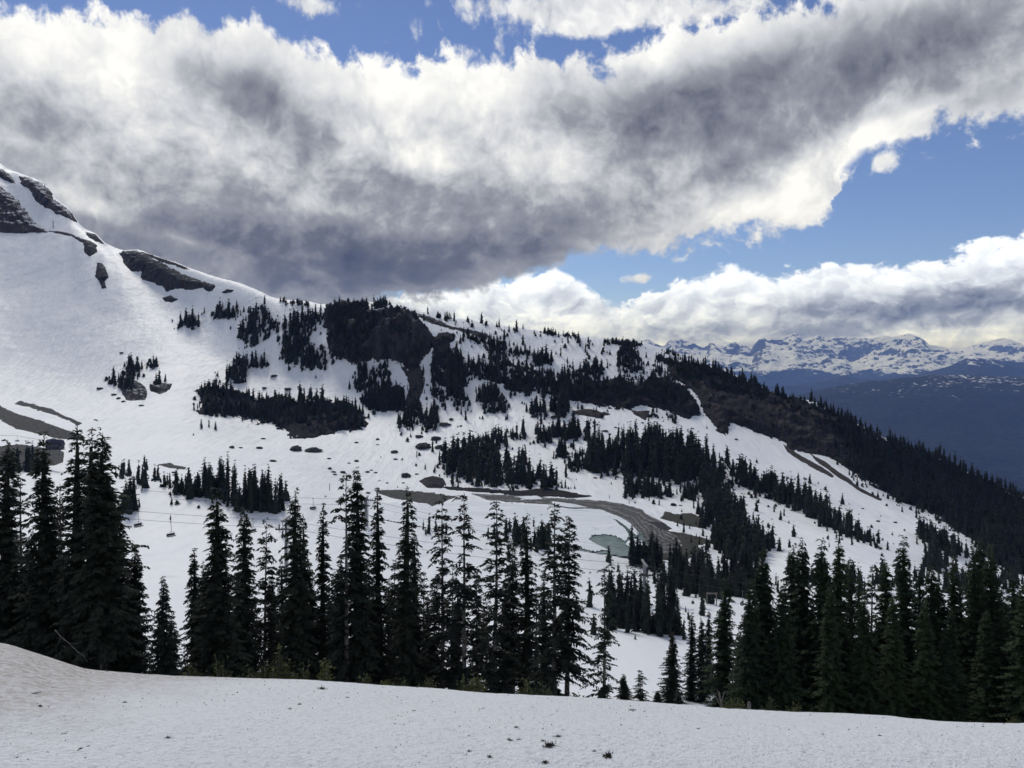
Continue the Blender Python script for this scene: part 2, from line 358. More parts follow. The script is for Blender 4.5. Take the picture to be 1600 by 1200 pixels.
def ground_z(x, y):
    """height of the ground at a place on the map"""
    x, y = np.asarray(x, float), np.asarray(y, float)
    c = np.clip(np.interp(CX + x / y * FOC, COLS, np.arange(NC)), 0, NC - 1.001); r = np.clip(np.interp(y, ROWS, np.arange(NR)), 0, NR - 1.001)
    ci, ri = c.astype(int), r.astype(int); cf, rf = c - ci, r - ri
    return (GZ[ci, ri] * (1 - cf) + GZ[ci + 1, ri] * cf) * (1 - rf) + (GZ[ci, ri + 1] * (1 - cf) + GZ[ci + 1, ri + 1] * cf) * rf
def land(px, py, ymin=0.0):
    """where a sight line meets the ground (x, y, z), or None over the skyline"""
    c = float(np.interp(px, COLS, np.arange(NC))); ci = min(int(c), NC - 2); cf = c - ci
    g = GROW[ci] * (1 - cf) + GROW[ci + 1] * cf
    ok = np.nonzero((g <= py) & (ROWS >= ymin))[0]
    if len(ok) == 0: return None
    k = ok[0]
    if k == 0: y = ROWS[0]
    else:
        g0, g1 = g[k - 1], g[k]
        t = 1.0 if g0 <= py else (g0 - py) / max(g0 - g1, 1e-6)
        y = ROWS[k - 1] + (ROWS[k] - ROWS[k - 1]) * t
    x = (px - CX) / FOC * y
    return x, y, float(ground_z(x, y))

# ------------------------------------------------------------------ helpers for objects
def set_props(o, label=None, cat=None, group=None, kind=None):
    for k, v in (('label', label), ('category', cat), ('group', group), ('kind', kind)):
        if v: o[k] = v
    return o
def mesh_from(name, verts, faces, mats=(), smooth=True, midx=None):
    """faces: an (n,3) or (n,4) array, or a list of such arrays"""
    me = bpy.data.meshes.new(name)
    verts = np.asarray(verts, np.float32)
    fl = [np.asarray(f, np.int32) for f in (faces if isinstance(faces, list) else [faces]) if len(f)]
    me.vertices.add(len(verts)); me.vertices.foreach_set('co', verts.ravel())
    sizes = np.concatenate([np.full(len(f), f.shape[1], np.int32) for f in fl]); loops = np.concatenate([f.ravel() for f in fl])
    me.loops.add(len(loops)); me.loops.foreach_set('vertex_index', loops)
    me.polygons.add(len(sizes)); me.polygons.foreach_set('loop_start', np.concatenate([[0], np.cumsum(sizes)[:-1]]).astype(np.int32))
    me.polygons.foreach_set('use_smooth', np.full(len(sizes), smooth, bool))
    for m in mats: me.materials.append(m)
    if midx is not None: me.polygons.foreach_set('material_index', np.asarray(midx, np.int32))
    me.update(calc_edges=True); me.validate()
    return me
def link(name, me, parent=None, loc=None):
    o = bpy.data.objects.new(name, me); COL.objects.link(o)
    if parent is not None: o.parent = parent
    if loc is not None: o.location = loc
    return o
def grid_faces(nc, nr):
    i = np.arange(nc - 1)[:, None] * nr + np.arange(nr - 1)[None, :]
    return np.stack([i, i + nr, i + nr + 1, i + 1], -1).reshape(-1, 4)
class MB:
    """collects boxes and tubes into one mesh"""
    def __init__(s): s.v, s.f, s.n = [], [], 0
    def add(s, v, f):
        s.v.append(np.asarray(v, float)); s.f += [tuple(int(i) + s.n for i in q) for q in f]; s.n += len(v)
    def box(s, c, d, rz=0.0, taper=1.0):
        hx, hy, hz = d[0] / 2, d[1] / 2, d[2] / 2
        v = np.array([[sx * hx * (taper if sz > 0 else 1), sy * hy * (taper if sz > 0 else 1), sz * hz] for sz in (-1, 1) for sx, sy in ((-1, -1), (1, -1), (1, 1), (-1, 1))])
        cr, sr = math.cos(rz), math.sin(rz)
        v = np.stack([v[:, 0] * cr - v[:, 1] * sr, v[:, 0] * sr + v[:, 1] * cr, v[:, 2]], 1) + np.asarray(c)
        s.add(v, [(3, 2, 1, 0), (4, 5, 6, 7), (0, 1, 5, 4), (1, 2, 6, 5), (2, 3, 7, 6), (3, 0, 4, 7)])
    def tube(s, pts, rad, n=6):
        pts = np.asarray(pts, float); rad = np.broadcast_to(rad, len(pts)); v = []
        for i, p in enumerate(pts):
            t = pts[min(i + 1, len(pts) - 1)] - pts[max(i - 1, 0)]; t = t / max(np.linalg.norm(t), 1e-9)
            a = np.cross(t, [0, 0, 1.0] if abs(t[2]) < 0.9 else [1.0, 0, 0]); a /= np.linalg.norm(a); b = np.cross(t, a)
            for k in range(n):
                w = 2 * math.pi * k / n; v.append(p + rad[i] * (a * math.cos(w) + b * math.sin(w)))
        f = [(i * n + k, i * n + (k + 1) % n, (i + 1) * n + (k + 1) % n, (i + 1) * n + k) for i in range(len(pts) - 1) for k in range(n)]
        f += [tuple(range(n))[::-1], tuple((len(pts) - 1) * n + k for k in range(n))]
        s.add(v, f)
    def build(s, name, mat, parent=None, smooth=False):
        me = bpy.data.meshes.new(name); me.from_pydata([tuple(q) for q in np.concatenate(s.v)], [], s.f)
        me.materials.append(mat); me.polygons.foreach_set('use_smooth', [smooth] * len(me.polygons)); me.update()
        return link(name, me, parent)

# ------------------------------------------------------------------ materials
def material(name, rough=0.8, spec=0.3):
    m = bpy.data.materials.new(name); m.use_nodes = True
    t = m.node_tree; b = t.nodes['Principled BSDF']; n = NT(t)
    b.inputs['Roughness'].default_value = rough; b.inputs['Specular IOR Level'].default_value = spec
    geo = n.node('ShaderNodeNewGeometry')
    return m, n, b, geo
def bump(n, b, h, strength, dist):
    bm = n.node('ShaderNodeBump'); bm.inputs['Strength'].default_value = strength; bm.inputs['Distance'].default_value = dist
    n.put(bm.inputs['Height'], h); n.t.links.new(bm.outputs[0], b.inputs['Normal'])

def snow_material():
    m, n, b, geo = material('snow', 0.55, 0.35)
    P = geo.outputs['Position']; x, y, z = n.sep(P)
    dist = n.math('SQRT', x * x + y * y)
    nearw = n.smooth(dist, 14, 45, 1.0, 0.0); farw = n.smooth(dist, 90, 260)
    big = n.noise(P, 0.035, 4.0); mid = n.noise(P, 0.55, 4.0)
    cup = n.noise(P, 3.4, 4.0, 0.6); tiny = n.noise(P, 42.0, 3.0, 0.6)                       # sun cups
    grain = n.noise(P, 13.0, 4.0, 0.65)
    # wind-packed streaks and run-out lines on the far slopes
    sv = n.node('ShaderNodeMapping'); n.put(sv.inputs[0], P); sv.inputs['Scale'].default_value = (0.30, 0.05, 0.22); sv.inputs['Rotation'].default_value = (0, 0, 0.35)
    streak = n.noise(sv.outputs[0], 1.0, 5.0, 0.6)
    base = n.mix(n.smooth(big, 0.35, 0.65), (0.815, 0.835, 0.85, 1), (0.875, 0.885, 0.885, 1))
    base = n.mix(n.smooth(streak, 0.50, 0.70) * farw * 0.55, base, (0.70, 0.715, 0.74, 1))
    base = n.mix(n.smooth(mid, 0.55, 0.75) * 0.25, base, (0.72, 0.735, 0.76, 1))
    # needles, cone scales and dust melted out on the old snow near the trees
    sp = n.node('ShaderNodeMapping'); n.put(sp.inputs[0], P); sp.inputs['Scale'].default_value = (1.0, 0.75, 1.0)
    spk = n.noise(sp.outputs[0], 21.0, 2.0, 0.5); gate = n.noise(P, 1.1, 3.0)
    specks = n.smooth(spk, 0.68, 0.73) * n.smooth(gate, 0.40, 0.62) * nearw
    base = n.mix(specks * 0.75, base, (0.16, 0.145, 0.125, 1))
    dust = n.smooth(n.noise(P, 34.0, 2.0, 0.5), 0.60, 0.72) * nearw
    base = n.mix(dust * 0.30, base, (0.42, 0.40, 0.38, 1))
    base = n.mix(n.smooth(grain + (tiny - 0.5) * 0.7, 0.50, 0.72) * nearw * 0.75, base, (0.56, 0.58, 0.61, 1))
    # silt washed over the mound at the left edge
    silt = n.smooth(x * 1.0 + (n.noise(P, 0.8, 4.0) - 0.5) * 3.2 + (y - 12.0) * -0.12, -4.0, -7.4) * n.smooth(dist, 22, 30, 1.0, 0.0)
    siltn = n.noise(P, 7.0, 5.0, 0.7)
    base = n.mix(silt * (0.38 + n.smooth(siltn, 0.40, 0.62) * 0.6), base, (0.42, 0.375, 0.33, 1))
    n.put(b.inputs['Base Color'], base)
    lane = n.node('ShaderNodeTexWave', wave_type='BANDS', bands_direction='X', wave_profile='SIN')
    lm = n.node('ShaderNodeMapping'); n.put(lm.inputs[0], P); lm.inputs['Rotation'].default_value = (0, 0, 0.55); lm.inputs['Scale'].default_value = (1, 1, 0)
    n.put(lane.inputs['Vector'], lm.outputs[0]); lane.inputs['Scale'].default_value = 0.055; lane.inputs['Distortion'].default_value = 5.0; lane.inputs['Detail'].default_value = 4.0; lane.inputs['Detail Scale'].default_value = 0.5
    slope_zone = n.smooth(dist, 60, 110) * n.smooth(dist, 190, 240, 1.0, 0.0)
    ln_ = n.smooth(E(n, lane.outputs['Fac']), 0.80, 1.0) * slope_zone
    base = n.mix(ln_ * 0.12, base, (0.72, 0.735, 0.75, 1)); n.put(b.inputs['Base Color'], base)
    h = ln_ * -0.06 + cup * 0.075 * nearw + grain * 0.065 * nearw + tiny * 0.026 * nearw + mid * 0.10 * (1.0 - nearw) + streak * 0.9 * farw + n.noise(P, 0.16, 4.0) * 0.6 * farw
    bump(n, b, h, 0.85, 1.0)
    return m
def rock_material(name, dark, light, tint, snow=0.0, tint_amt=0.5, scale=1.0, tall=0.45):
    m, n, b, geo = material(name, 0.9, 0.2)
    P = geo.outputs['Position']
    mp = n.node('ShaderNodeMapping'); n.put(mp.inputs[0], P); mp.inputs['Scale'].default_value = (1, 1, tall)
    a = n.noise(mp.outputs[0], 0.16 * scale, 8.0, 0.62); c = n.noise(P, 0.05 * scale, 3.0); f = n.noise(mp.outputs[0], 1.1 * scale, 6.0, 0.65)
    col = n.mix(n.smooth(a, 0.36, 0.66), (*dark, 1), (*light, 1))
    col = n.mix(n.smooth(c, 0.42, 0.62) * tint_amt, col, (*tint, 1))
    col = n.mix(n.smooth(f, 0.55, 0.70) * 0.35, col, (dark[0] * .5, dark[1] * .5, dark[2] * .5, 1))
    if snow > 0:
        nx, ny, nz = n.sep(geo.outputs['Normal'])
        lie = n.smooth(nz + (f - 0.5) * 0.9 + (a - 0.5) * 0.5, 1.02 - 0.32 * snow, 1.10 - 0.32 * snow)
        col = n.mix(lie, col, (0.83, 0.845, 0.875, 1))
    n.put(b.inputs['Base Color'], col)
    bump(n, b, f * 0.9 + a * 2.4, 1.0, 1.0)
    return m
def plain(name, c1, c2, scale, rough=0.7, spec=0.3, metal=0.0, bumpd=0.0):
    m, n, b, geo = material(name, rough, spec)
    tcn = n.node('ShaderNodeTexCoord')
    f = n.noise(tcn.outputs['Object'], scale, 5.0, 0.6)
    n.put(b.inputs['Base Color'], n.mix(n.smooth(f, 0.35, 0.65), (*c1, 1), (*c2, 1)))
    b.inputs['Metallic'].default_value = metal
    if bumpd: bump(n, b, f, 0.6, bumpd)
    return m
M_SNOW = snow_material()
M_ROCK = rock_material('dark_rock', (0.016, 0.017, 0.020), (0.066, 0.065, 0.068), (0.052, 0.045, 0.043), 0.12, 0.6, 1.3)
M_CLIFF = rock_material('cliff_rock', (0.014, 0.015, 0.018), (0.074, 0.071, 0.072), (0.052, 0.044, 0.041), 0.10, 0.6, 1.6, 0.22)
M_CRAG = rock_material('brown_crag_face', (0.018, 0.018, 0.019), (0.066, 0.060, 0.058), (0.056, 0.047, 0.043), 0.0, 0.6, 1.8, 0.25)
M_STONE = rock_material('grey_boulder', (0.030, 0.031, 0.033), (0.115, 0.113, 0.11), (0.08, 0.075, 0.07), 0.0, 0.5, 4.0)
M_ROCKRED = rock_material('rusty_rock', (0.022, 0.020, 0.021), (0.085, 0.074, 0.072), (0.075, 0.052, 0.046), 0.50)
M_FLANK = rock_material('brown_crag_rock', (0.010, 0.011, 0.013), (0.033, 0.031, 0.033), (0.034, 0.028, 0.027), 0.0, 0.45, 2.2)
M_SCREE = rock_material('brown_scree', (0.038, 0.034, 0.032), (0.092, 0.082, 0.076), (0.075, 0.061, 0.053), 0.0, 0.5, 3.0)
M_GRAVEL = rock_material('grey_gravel', (0.085, 0.085, 0.078), (0.19, 0.188, 0.172), (0.13, 0.128, 0.11), 0.0, 0.4, 5.0)
M_MUD = rock_material('olive_mud', (0.07, 0.072, 0.058), (0.13, 0.132, 0.105), (0.10, 0.10, 0.075), 0.0, 0.5, 5.0)

# ------------------------------------------------------------------ ground
ground = link('snow_ground', mesh_from('snow_ground', np.stack([GX, GY, GZ], -1).reshape(-1, 3), grid_faces(NC, NR), [M_SNOW]))
set_props(ground, kind='structure')

def land_grid(PX, PY):
    """vectorised land(): sight-line grids -> points on the ground and a validity mask"""
    X, Y, Z, ok = (np.zeros(PX.shape) for _ in range(4))
    for i in range(PX.shape[0]):
        c = float(np.interp(PX[i, 0], COLS, np.arange(NC))); ci = min(int(c), NC - 2); cf = c - ci
        g = GROW[ci] * (1 - cf) + GROW[ci + 1] * cf
        v = np.minimum.accumulate(g)
        k = np.searchsorted(-v, -PY[i], side='left'); good = k < NR; kk = np.clip(k, 1, NR - 1)
        g0, g1 = g[kk - 1], g[kk]
        t = np.clip((g0 - PY[i]) / np.maximum(g0 - g1, 1e-6), 0, 1)
        Y[i] = ROWS[kk - 1] + (ROWS[kk] - ROWS[kk - 1]) * t; X[i] = (PX[i] - CX) / FOC * Y[i]; ok[i] = good
    Z = ground_z(X, np.maximum(Y, 1.5))
    return X, Y, Z, ok > 0
def outcrop(name, poly, mat, thick, detail=1.0, ragged=5.0, step=2.0, holes=None, size=14.0, terrace=None, label=None, cat=None, group=None, kind=None):
    """bare rock or earth standing proud of the snow: a thick skin over the slope whose rim dives under the snow"""
    poly = np.asarray(poly, float); m = 10
    PX, PY = np.meshgrid(np.arange(poly[:, 0].min() - m, poly[:, 0].max() + m, step), np.arange(poly[:, 1].min() - m, poly[:, 1].max() + m, step), indexing='ij')
    X, Y, Z, ok = land_grid(PX, PY)
    s = sdf(PX, PY, poly)
    s = s + ragged * (fbm(X / size * 2.0, Y / size * 2.0, Z / size * 2.0, 5, 0.68) * 1.3 + fbm(X / 20, Y / 20, Z / 20 + 7, 3) * 1.3 + fbm(X / 1.6, Y / 1.6, Z / 1.6, 2) * 0.5)
    if holes is not None:
        hn = fbm(X / 22, Y / 22, Z / 16 + 4.0, 4, 0.55)
        s = np.minimum(s, (holes - hn) * 40)
    e = 2.0
    nx = -(ground_z(X + e, Y) - ground_z(X - e, Y)) / (2 * e); ny = -(ground_z(X, Y + e) - ground_z(X, Y - e)) / (2 * e)
    N = np.stack([nx, ny, np.ones_like(nx)], -1); N /= np.linalg.norm(N, axis=-1, keepdims=True)
    D = N + np.array([0, -0.55, 0.1]); D /= np.linalg.norm(D, axis=-1, keepdims=True)
    rk = fbm(X / size, Y / size, Z / (size * 2.4), 6, 0.62, ridged=True)
    rk2 = fbm(X / (size * .35) + 31, Y / (size * .35), Z / (size * .7), 3, 0.5)
    w = max(4.0, min(13.0, 0.16 * min(np.ptp(poly[:, 0]), np.ptp(poly[:, 1])) + 3.0))
    ins = sstep(s, 0, w)
    h = np.clip(s / 2.5, -1, 1) * thick * 0.22 + ins * thick * (0.30 + detail * (rk * 0.95 + rk2 * 0.5))
    h = np.where(s > 1.0, np.maximum(h, 0.10 * thick), h)
    if terrace: h = h + ins * terrace * np.sin(s * 1.05 + 4.2 * fbm(X / 16, Y / 16, 0.0, 5, 0.65))
    V = np.stack([X, Y, Z], -1) + D * h[..., None]
    nc, nr = PX.shape
    F = grid_faces(nc, nr)
    keep = (h > -thick * 0.2) & ok
    ky = Y.ravel()[F]
    F = F[(keep.ravel()[F].any(1)) & (ok.ravel()[F].all(1)) & ((ky.max(1) - ky.min(1)) < 0.05 * ky.min(1) + 6)]
    used = np.unique(F); rm = np.full(nc * nr, -1); rm[used] = np.arange(len(used))
    if len(F) == 0: return None
    me = mesh_from(name, V.reshape(-1, 3)[used], rm[F], [mat])
    if terrace:
        at = me.attributes.new('band', 'FLOAT', 'POINT')
        at.data.foreach_set('value', (0.5 + 0.5 * np.sin(s * 1.05 + 4.2 * fbm(X / 16, Y / 16, 0.0, 5, 0.65))).ravel()[used].astype(np.float32))
    return set_props(link(name, me), label, cat, group, kind)

# ------------------------------------------------------------------ country beyond the ridge
def far_land(name, px_rng, ys, zfun, mat, ncol):
    c = np.linspace(*px_rng, ncol); Y = np.broadcast_to(np.asarray(ys)[None, :], (ncol, len(ys))); X = (c[:, None] - CX) / FOC * Y
    Z = zfun(np.broadcast_to(c[:, None], Y.shape), X, Y)
    return set_props(link(name, mesh_from(name, np.stack([X, Y, Z], -1).reshape(-1, 3), grid_faces(ncol, len(ys)), [mat])), kind='structure')
def forest_far(name, snow_z, snow_w, sc, patch, rockmix):
    m, n, b, geo = material(name, 0.9, 0.1)
    P = geo.outputs['Position']; x, y, z = n.sep(P)
    nx, ny, nz = n.sep(geo.outputs['Normal'])
    f = n.noise(P, sc, 8.0, 0.6); g = n.noise(P, sc * 6, 5.0, 0.62); w = n.noise(P, sc * 0.3, 3.0)
    wood = n.mix(n.smooth(g, 0.35, 0.65), (0.007, 0.011, 0.010, 1), (0.020, 0.026, 0.022, 1))
    lim = (z - snow_z) / snow_w + (f - 0.5) * 3.4 + (g - 0.5) * patch + (w - 0.5) * 1.5
    sn = n.smooth(lim, 0.0, 0.35)
    rock = n.smooth(nz + (f - 0.5) * 0.6 + (g - 0.5) * 0.9, 0.86, 0.77) * rockmix
    col = n.mix(sn, wood, n.mix(rock, (0.80, 0.82, 0.86, 1), (0.055, 0.055, 0.06, 1)))
    n.put(b.inputs['Base Color'], col)
    bump(n, b, g, 0.7, 0.10 / sc)
    return m
HILL = ln([(-1500, 700), (1000, 660), (1200, 628), (1250, 617), (1325, 605), (1375, 597), (1425, 591), (1475, 587), (1525, 588), (1600, 590), (1750, 596), (2100, 630), (2800, 680)])
def hill_z(c, X, Y):
    zc = rows_to_z(HILL(c[:, 0]), 7200.0)[:, None]
    k = [2600, 3600, 5200, 6400, 7200, 8200, 10500]; t = pchip(k, [0, .16, .55, .86, 1.0, .86, .2], Y)
    return -1050 + (zc + 1050) * t + 150 * (fbm(X / 1700, Y / 1700, 0.7, 6, 0.5)) * (0.35 + 0.65 * (1 - t)) + 22 * fbm(X / 260, Y / 260, 3.3, 3)
far_land('forested_hill', (500, 2700), np.linspace(2600, 10500, 200), hill_z, forest_far('hill_forest', 30, 190, 1 / 260, 7.0, 0.0), 420)
SPUR = ln([(600, 640), (1000, 622), (1100, 616), (1250, 604), (1350, 598), (1440, 588), (1475, 578), (1500, 566), (1516, 559), (1535, 561), (1560, 568), (1600, 576), (1700, 570), (2000, 590), (2600, 610)])
def spur_z(c, X, Y):
    zc = rows_to_z(SPUR(c[:, 0]), 13500.0)[:, None]
    t = pchip([9500, 11500, 13500, 16500], [0, .5, 1, .1], Y)
    return -1050 + (zc + 1050) * t + 150 * fbm(X / 1900, Y / 1900, 8.7, 6, 0.52, ridged=True) * t
far_land('far_spur', (500, 2700), np.linspace(9500, 16500, 120), spur_z, forest_far('spur_forest', 120, 130, 1 / 500, 3.0, 0.5), 320)
SKYL = ln([(0, 545), (700, 545), (1000, 540), (1035, 545), (1050, 535), (1075, 541), (1100, 549), (1112, 541), (1135, 549), (1160, 545), (1172, 548), (1185, 537), (1200, 532), (1217, 534), (1228, 533), (1242, 529), (1258, 535), (1290, 533), (1310, 532),
           (1335, 539), (1370, 534), (1405, 532), (1425, 534), (1440, 537), (1470, 545), (1500, 549), (1520, 546), (1545, 542), (1572, 537), (1600, 542), (1650, 530), (1720, 545), (1900, 540), (2600, 548)])
def range_z(c, X, Y):
    zc = rows_to_z(SKYL(c[:, 0]), 23000.0)[:, None]
    t = pchip([14000, 17000, 20000, 23000, 26000], [0, .33, .68, 1.0, .7], Y)
    r = fbm(X / 2600, Y / 3300, 2.7, 8, 0.56, ridged=True) - 0.12
    return -1050 + (zc + 1000) * t + (640 * r) * np.minimum(1, t * 1.3) * (1 - 0.74 * np.exp(-((Y - 23000) / 1000) ** 2)) - np.where(Y > 23400, 260 * sstep(Y, 23400, 25000), 0)
far_land('mountain_range', (300, 2700), np.concatenate([np.linspace(14000, 22000, 230, endpoint=False), np.linspace(22000, 25000, 90)]), range_z, forest_far('range_snow', -110, 190, 1 / 620, 2.4, 1.0), 800)
vf = MB(); vf.box((0, 20000, -1060), (160000, 120000, 20)); set_props(vf.build('valley_floor', forest_far('valley_forest', 5000, 100, 1 / 500, 1.0, 0.0)), kind='structure')

# ------------------------------------------------------------------ mountain air
hz_m = bpy.data.materials.new('mountain_air'); hz_m.use_nodes = True; hz_m.node_tree.nodes.clear()
hv = hz_m.node_tree.nodes.new('ShaderNodeVolumePrincipled'); ho = hz_m.node_tree.nodes.new('ShaderNodeOutputMaterial')
hv.inputs['Color'].default_value = (0.24, 0.41, 1.0, 1); hv.inputs['Absorption Color'].default_value = (1, 1, 1, 1)
hv.inputs['Density'].default_value = 3.9e-5; hv.inputs['Anisotropy'].default_value = 0.0
hz_m.node_tree.links.new(hv.outputs[0], ho.inputs['Volume'])
hb = MB(); hb.box((0, 20000, -55), (180000, 140000, 2060)); hz = hb.build('haze', hz_m); set_props(hz, kind='stuff')

# ------------------------------------------------------------------ reservoir
def sheet(name, poly, z, mat, step, ragged=2.0, lift=None, kind='structure'):
    poly = np.asarray(poly, float)
    PX, PY = np.meshgrid(np.arange(poly[:, 0].min() - 4, poly[:, 0].max() + 4, step), np.arange(poly[:, 1].min() - 4, poly[:, 1].max() + 4, step * 0.5), indexing='ij')
    Y = -z * FOC / (PY - HOR); X = (PX - CX) / FOC * Y
    s = sdf(PX, PY, poly) + ragged * fbm(X / 7, Y / 9, 1.0, 3)
    Z = np.full_like(X, z) + (lift(X, Y) if lift else 0) + np.where(s < 0.3, -0.12, 0)
    F = grid_faces(*PX.shape); F = F[(s.ravel()[F] > -0.6).all(1)]
    used = np.unique(F); rm = np.full(PX.size, -1); rm[used] = np.arange(len(used))
    return set_props(link(name, mesh_from(name, np.stack([X, Y, Z], -1).reshape(-1, 3)[used], rm[F], [mat])), kind=kind)
def water_material():
    m, n, b, geo = material('meltwater', 0.12, 0.5)
    f = n.noise(geo.outputs['Position'], 0.35, 4.0)
    n.put(b.inputs['Base Color'], n.mix(n.smooth(f, 0.3, 0.7), (0.075, 0.135, 0.125, 1), (0.13, 0.20, 0.185, 1)))
    return m
def ice_material():
    m, n, b, geo = material('pond_ice', 0.5, 0.4)
    P = geo.outputs['Position']
    mp = n.node('ShaderNodeMapping'); n.put(mp.inputs[0], P); mp.inputs['Scale'].default_value = (0.05, 0.11, 0.0)
    f = n.noise(mp.outputs[0], 1.0, 6.0, 0.6); g = n.noise(P, 0.3, 5.0, 0.65)
    col = n.mix(n.smooth(f, 0.40, 0.64), (0.70, 0.745, 0.765, 1), (0.80, 0.825, 0.85, 1))
    v = n.node('ShaderNodeTexVoronoi', feature='DISTANCE_TO_EDGE'); n.put(v.inputs['Vector'], mp.outputs[0]); v.inputs['Scale'].default_value = 1.3
    crk = n.smooth(E(n, v.outputs['Distance']) + (g - 0.5) * 0.06, 0.0, 0.022, 1.0, 0.0)
    col = n.mix(crk * 0.38, col, (0.33, 0.40, 0.41, 1))
    col = n.mix(n.smooth(g, 0.62, 0.75) * 0.3, col, (0.60, 0.64, 0.66, 1))
    n.put(b.inputs['Base Color'], col); bump(n, b, g * 0.3, 0.7, 1.0)
    return m
M_ICE, M_WATER = ice_material(), water_material()
sheet('meltwater', [(560, 802), (590, 787), (640, 789), (700, 788), (800, 788), (905, 796), (950, 803), (985, 816), (1006, 836), (1014, 852), (992, 870), (940, 866), (830, 850), (600, 815)], POND_Z - 0.1, M_WATER, 4.0)
def floe(X, Y): return 0.18 + 0.10 * fbm(X / 14, Y / 14, 4.0, 4)
sheet('pond_ice', [(562, 802), (592, 785), (640, 788), (672, 792), (700, 786), (735, 783), (790, 787), (830, 790), (864, 792), (905, 797), (935, 802), (958, 811), (975, 824), (984, 838), (978, 846), (962, 838), (945, 835), (926, 838), (922, 843), (934, 851), (952, 860),
                  (930, 862), (900, 855), (830, 847), (760, 838), (680, 827), (600, 812)], POND_Z, M_ICE, 2.0, 2.5, floe)
for k, pl in enumerate([[(912, 795), (940, 797), (965, 806), (985, 818), (999, 834), (995, 838), (982, 826), (965, 813), (940, 803), (915, 799)], [(983, 843), (1000, 842), (1008, 852), (990, 858), (978, 851)], [(640, 786), (668, 787), (676, 792), (648, 793)],
                         [(748, 786), (775, 784), (790, 789), (765, 793)], [(862, 784), (900, 788), (918, 793), (890, 793), (866, 789)], [(802, 776), (838, 775), (850, 780), (815, 782)]]):
    o = sheet('ice_floe', pl, POND_Z + 0.05, M_ICE, 1.2, 1.2, floe, kind=None)
    set_props(o, ['long curved white ice shelf along the gravel bank on the right of the reservoir', 'small pale floe beside the teal open water under the dark pines', 'grey floe at the left end of the reservoir below the gravel strip',
                  'rounded floe by the brown mud spot in the middle of the far shore', 'flat white floe with dark undercut edge where the gravel bank begins to curve', 'thin snow covered floe touching the long gravel strip'][k], 'ice floe', 'ice floes around the reservoir')

def banded(name, base, c_line):
    m = rock_material(name, *base, 0.0, 0.4, 6.0)
    n = NT(m.node_tree); b = m.node_tree.nodes['Principled BSDF']
    src = b.inputs['Base Color'].links[0].from_socket
    a = n.node('ShaderNodeAttribute', attribute_name='band')
    br = n.noise(n.node('ShaderNodeNewGeometry').outputs['Position'], 0.45, 4.0, 0.6)
    n.put(b.inputs['Base Color'], n.mix(n.smooth(E(n, a.outputs['Fac']) + (br - 0.5) * 1.6, 0.62, 1.10) * 0.75, src, (*c_line, 1)))
    return m
M_TERR = banded('terraced_gravel', ((0.13, 0.13, 0.125), (0.27, 0.268, 0.258), (0.20, 0.198, 0.18)), (0.50, 0.50, 0.49))
BANK = [(735, 771), (800, 774), (900, 780), (945, 782), (975, 787), (1003, 796), (1010, 803), (1032, 814), (1048, 825), (1042, 830), (1058, 838), (1064, 852), (1055, 862), (1035, 866), (1015, 858), (1008, 848), (1000, 836), (985, 819), (962, 807), (925, 797), (900, 793), (850, 788), (800, 784), (760, 781)]
outcrop('gravel_bank', BANK, M_TERR, 0.6, 0.5, 1.5, 0.7, size=9, terrace=0.10, kind='structure')
outcrop('gravel_bank', [(584, 766), (620, 766), (680, 770), (716, 775), (700, 780), (690, 786), (672, 790), (650, 784), (610, 778)], M_GRAVEL, 0.5, 0.5, 2.0, 1.2, size=9, kind='structure')
outcrop('mud_flat', [(1040, 829), (1072, 834), (1110, 843), (1108, 848), (1089, 852), (1097, 860), (1111, 867), (1105, 872), (1078, 873), (1065, 877), (1035, 875), (1020, 868), (1055, 863), (1066, 852), (1058, 838)], M_MUD, 0.4, 0.5, 2.0, 1.2, size=9, kind='structure')
outcrop('mud_flat', [(1002, 818), (1012, 813), (1034, 815), (1050, 826), (1036, 832), (1016, 828)], rock_material('dark_silt', (0.055, 0.052, 0.056), (0.11, 0.105, 0.11), (0.08, 0.075, 0.08), 0.0, 0.4, 5.0), 0.75, 0.3, 1.5, 1.0, size=9, kind='structure')
outcrop('mud_flat', [(1031, 810), (1040, 799), (1055, 803), (1080, 801), (1100, 808), (1102, 826), (1078, 822), (1052, 816)], M_MUD, 0.5, 0.5, 2.0, 1.2, size=9, kind='structure')
outcrop('mud_flat', [(739, 796), (750, 791), (764, 794), (770, 799), (748, 800)], M_GRAVEL, 0.6, 0.6, 1.5, 1.0, size=5, kind='structure')
# graded tracks and earth banks at the left
outcrop('gravel_track', [(-30, 622), (0, 634), (25, 646), (62, 657), (100, 671), (132, 682), (132, 689), (87, 685), (62, 678), (25, 670), (0, 656), (-30, 642)], M_GRAVEL, 0.7, 0.5, 1.5, 1.5, size=12, kind='structure')
outcrop('gravel_track', [(22, 632), (32, 627), (56, 632), (80, 639), (100, 650), (128, 661), (120, 664), (108, 657), (82, 647), (50, 638)], M_GRAVEL, 0.7, 0.5, 1.5, 1.5, size=12, kind='structure')
outcrop('earth_bank', [(-30, 700), (0, 697), (30, 694), (47, 696), (75, 701), (100, 706), (98, 722), (84, 727), (47, 733), (20, 737), (-30, 737)], M_GRAVEL, 0.9, 0.5, 1.5, 1.5, size=12, kind='structure')
outcrop('gravel_track', [(248, 726), (266, 723), (273, 727), (291, 730), (288, 734), (262, 731)], M_GRAVEL, 0.5, 0.5, 1.5, 1.2, size=9, kind='structure')

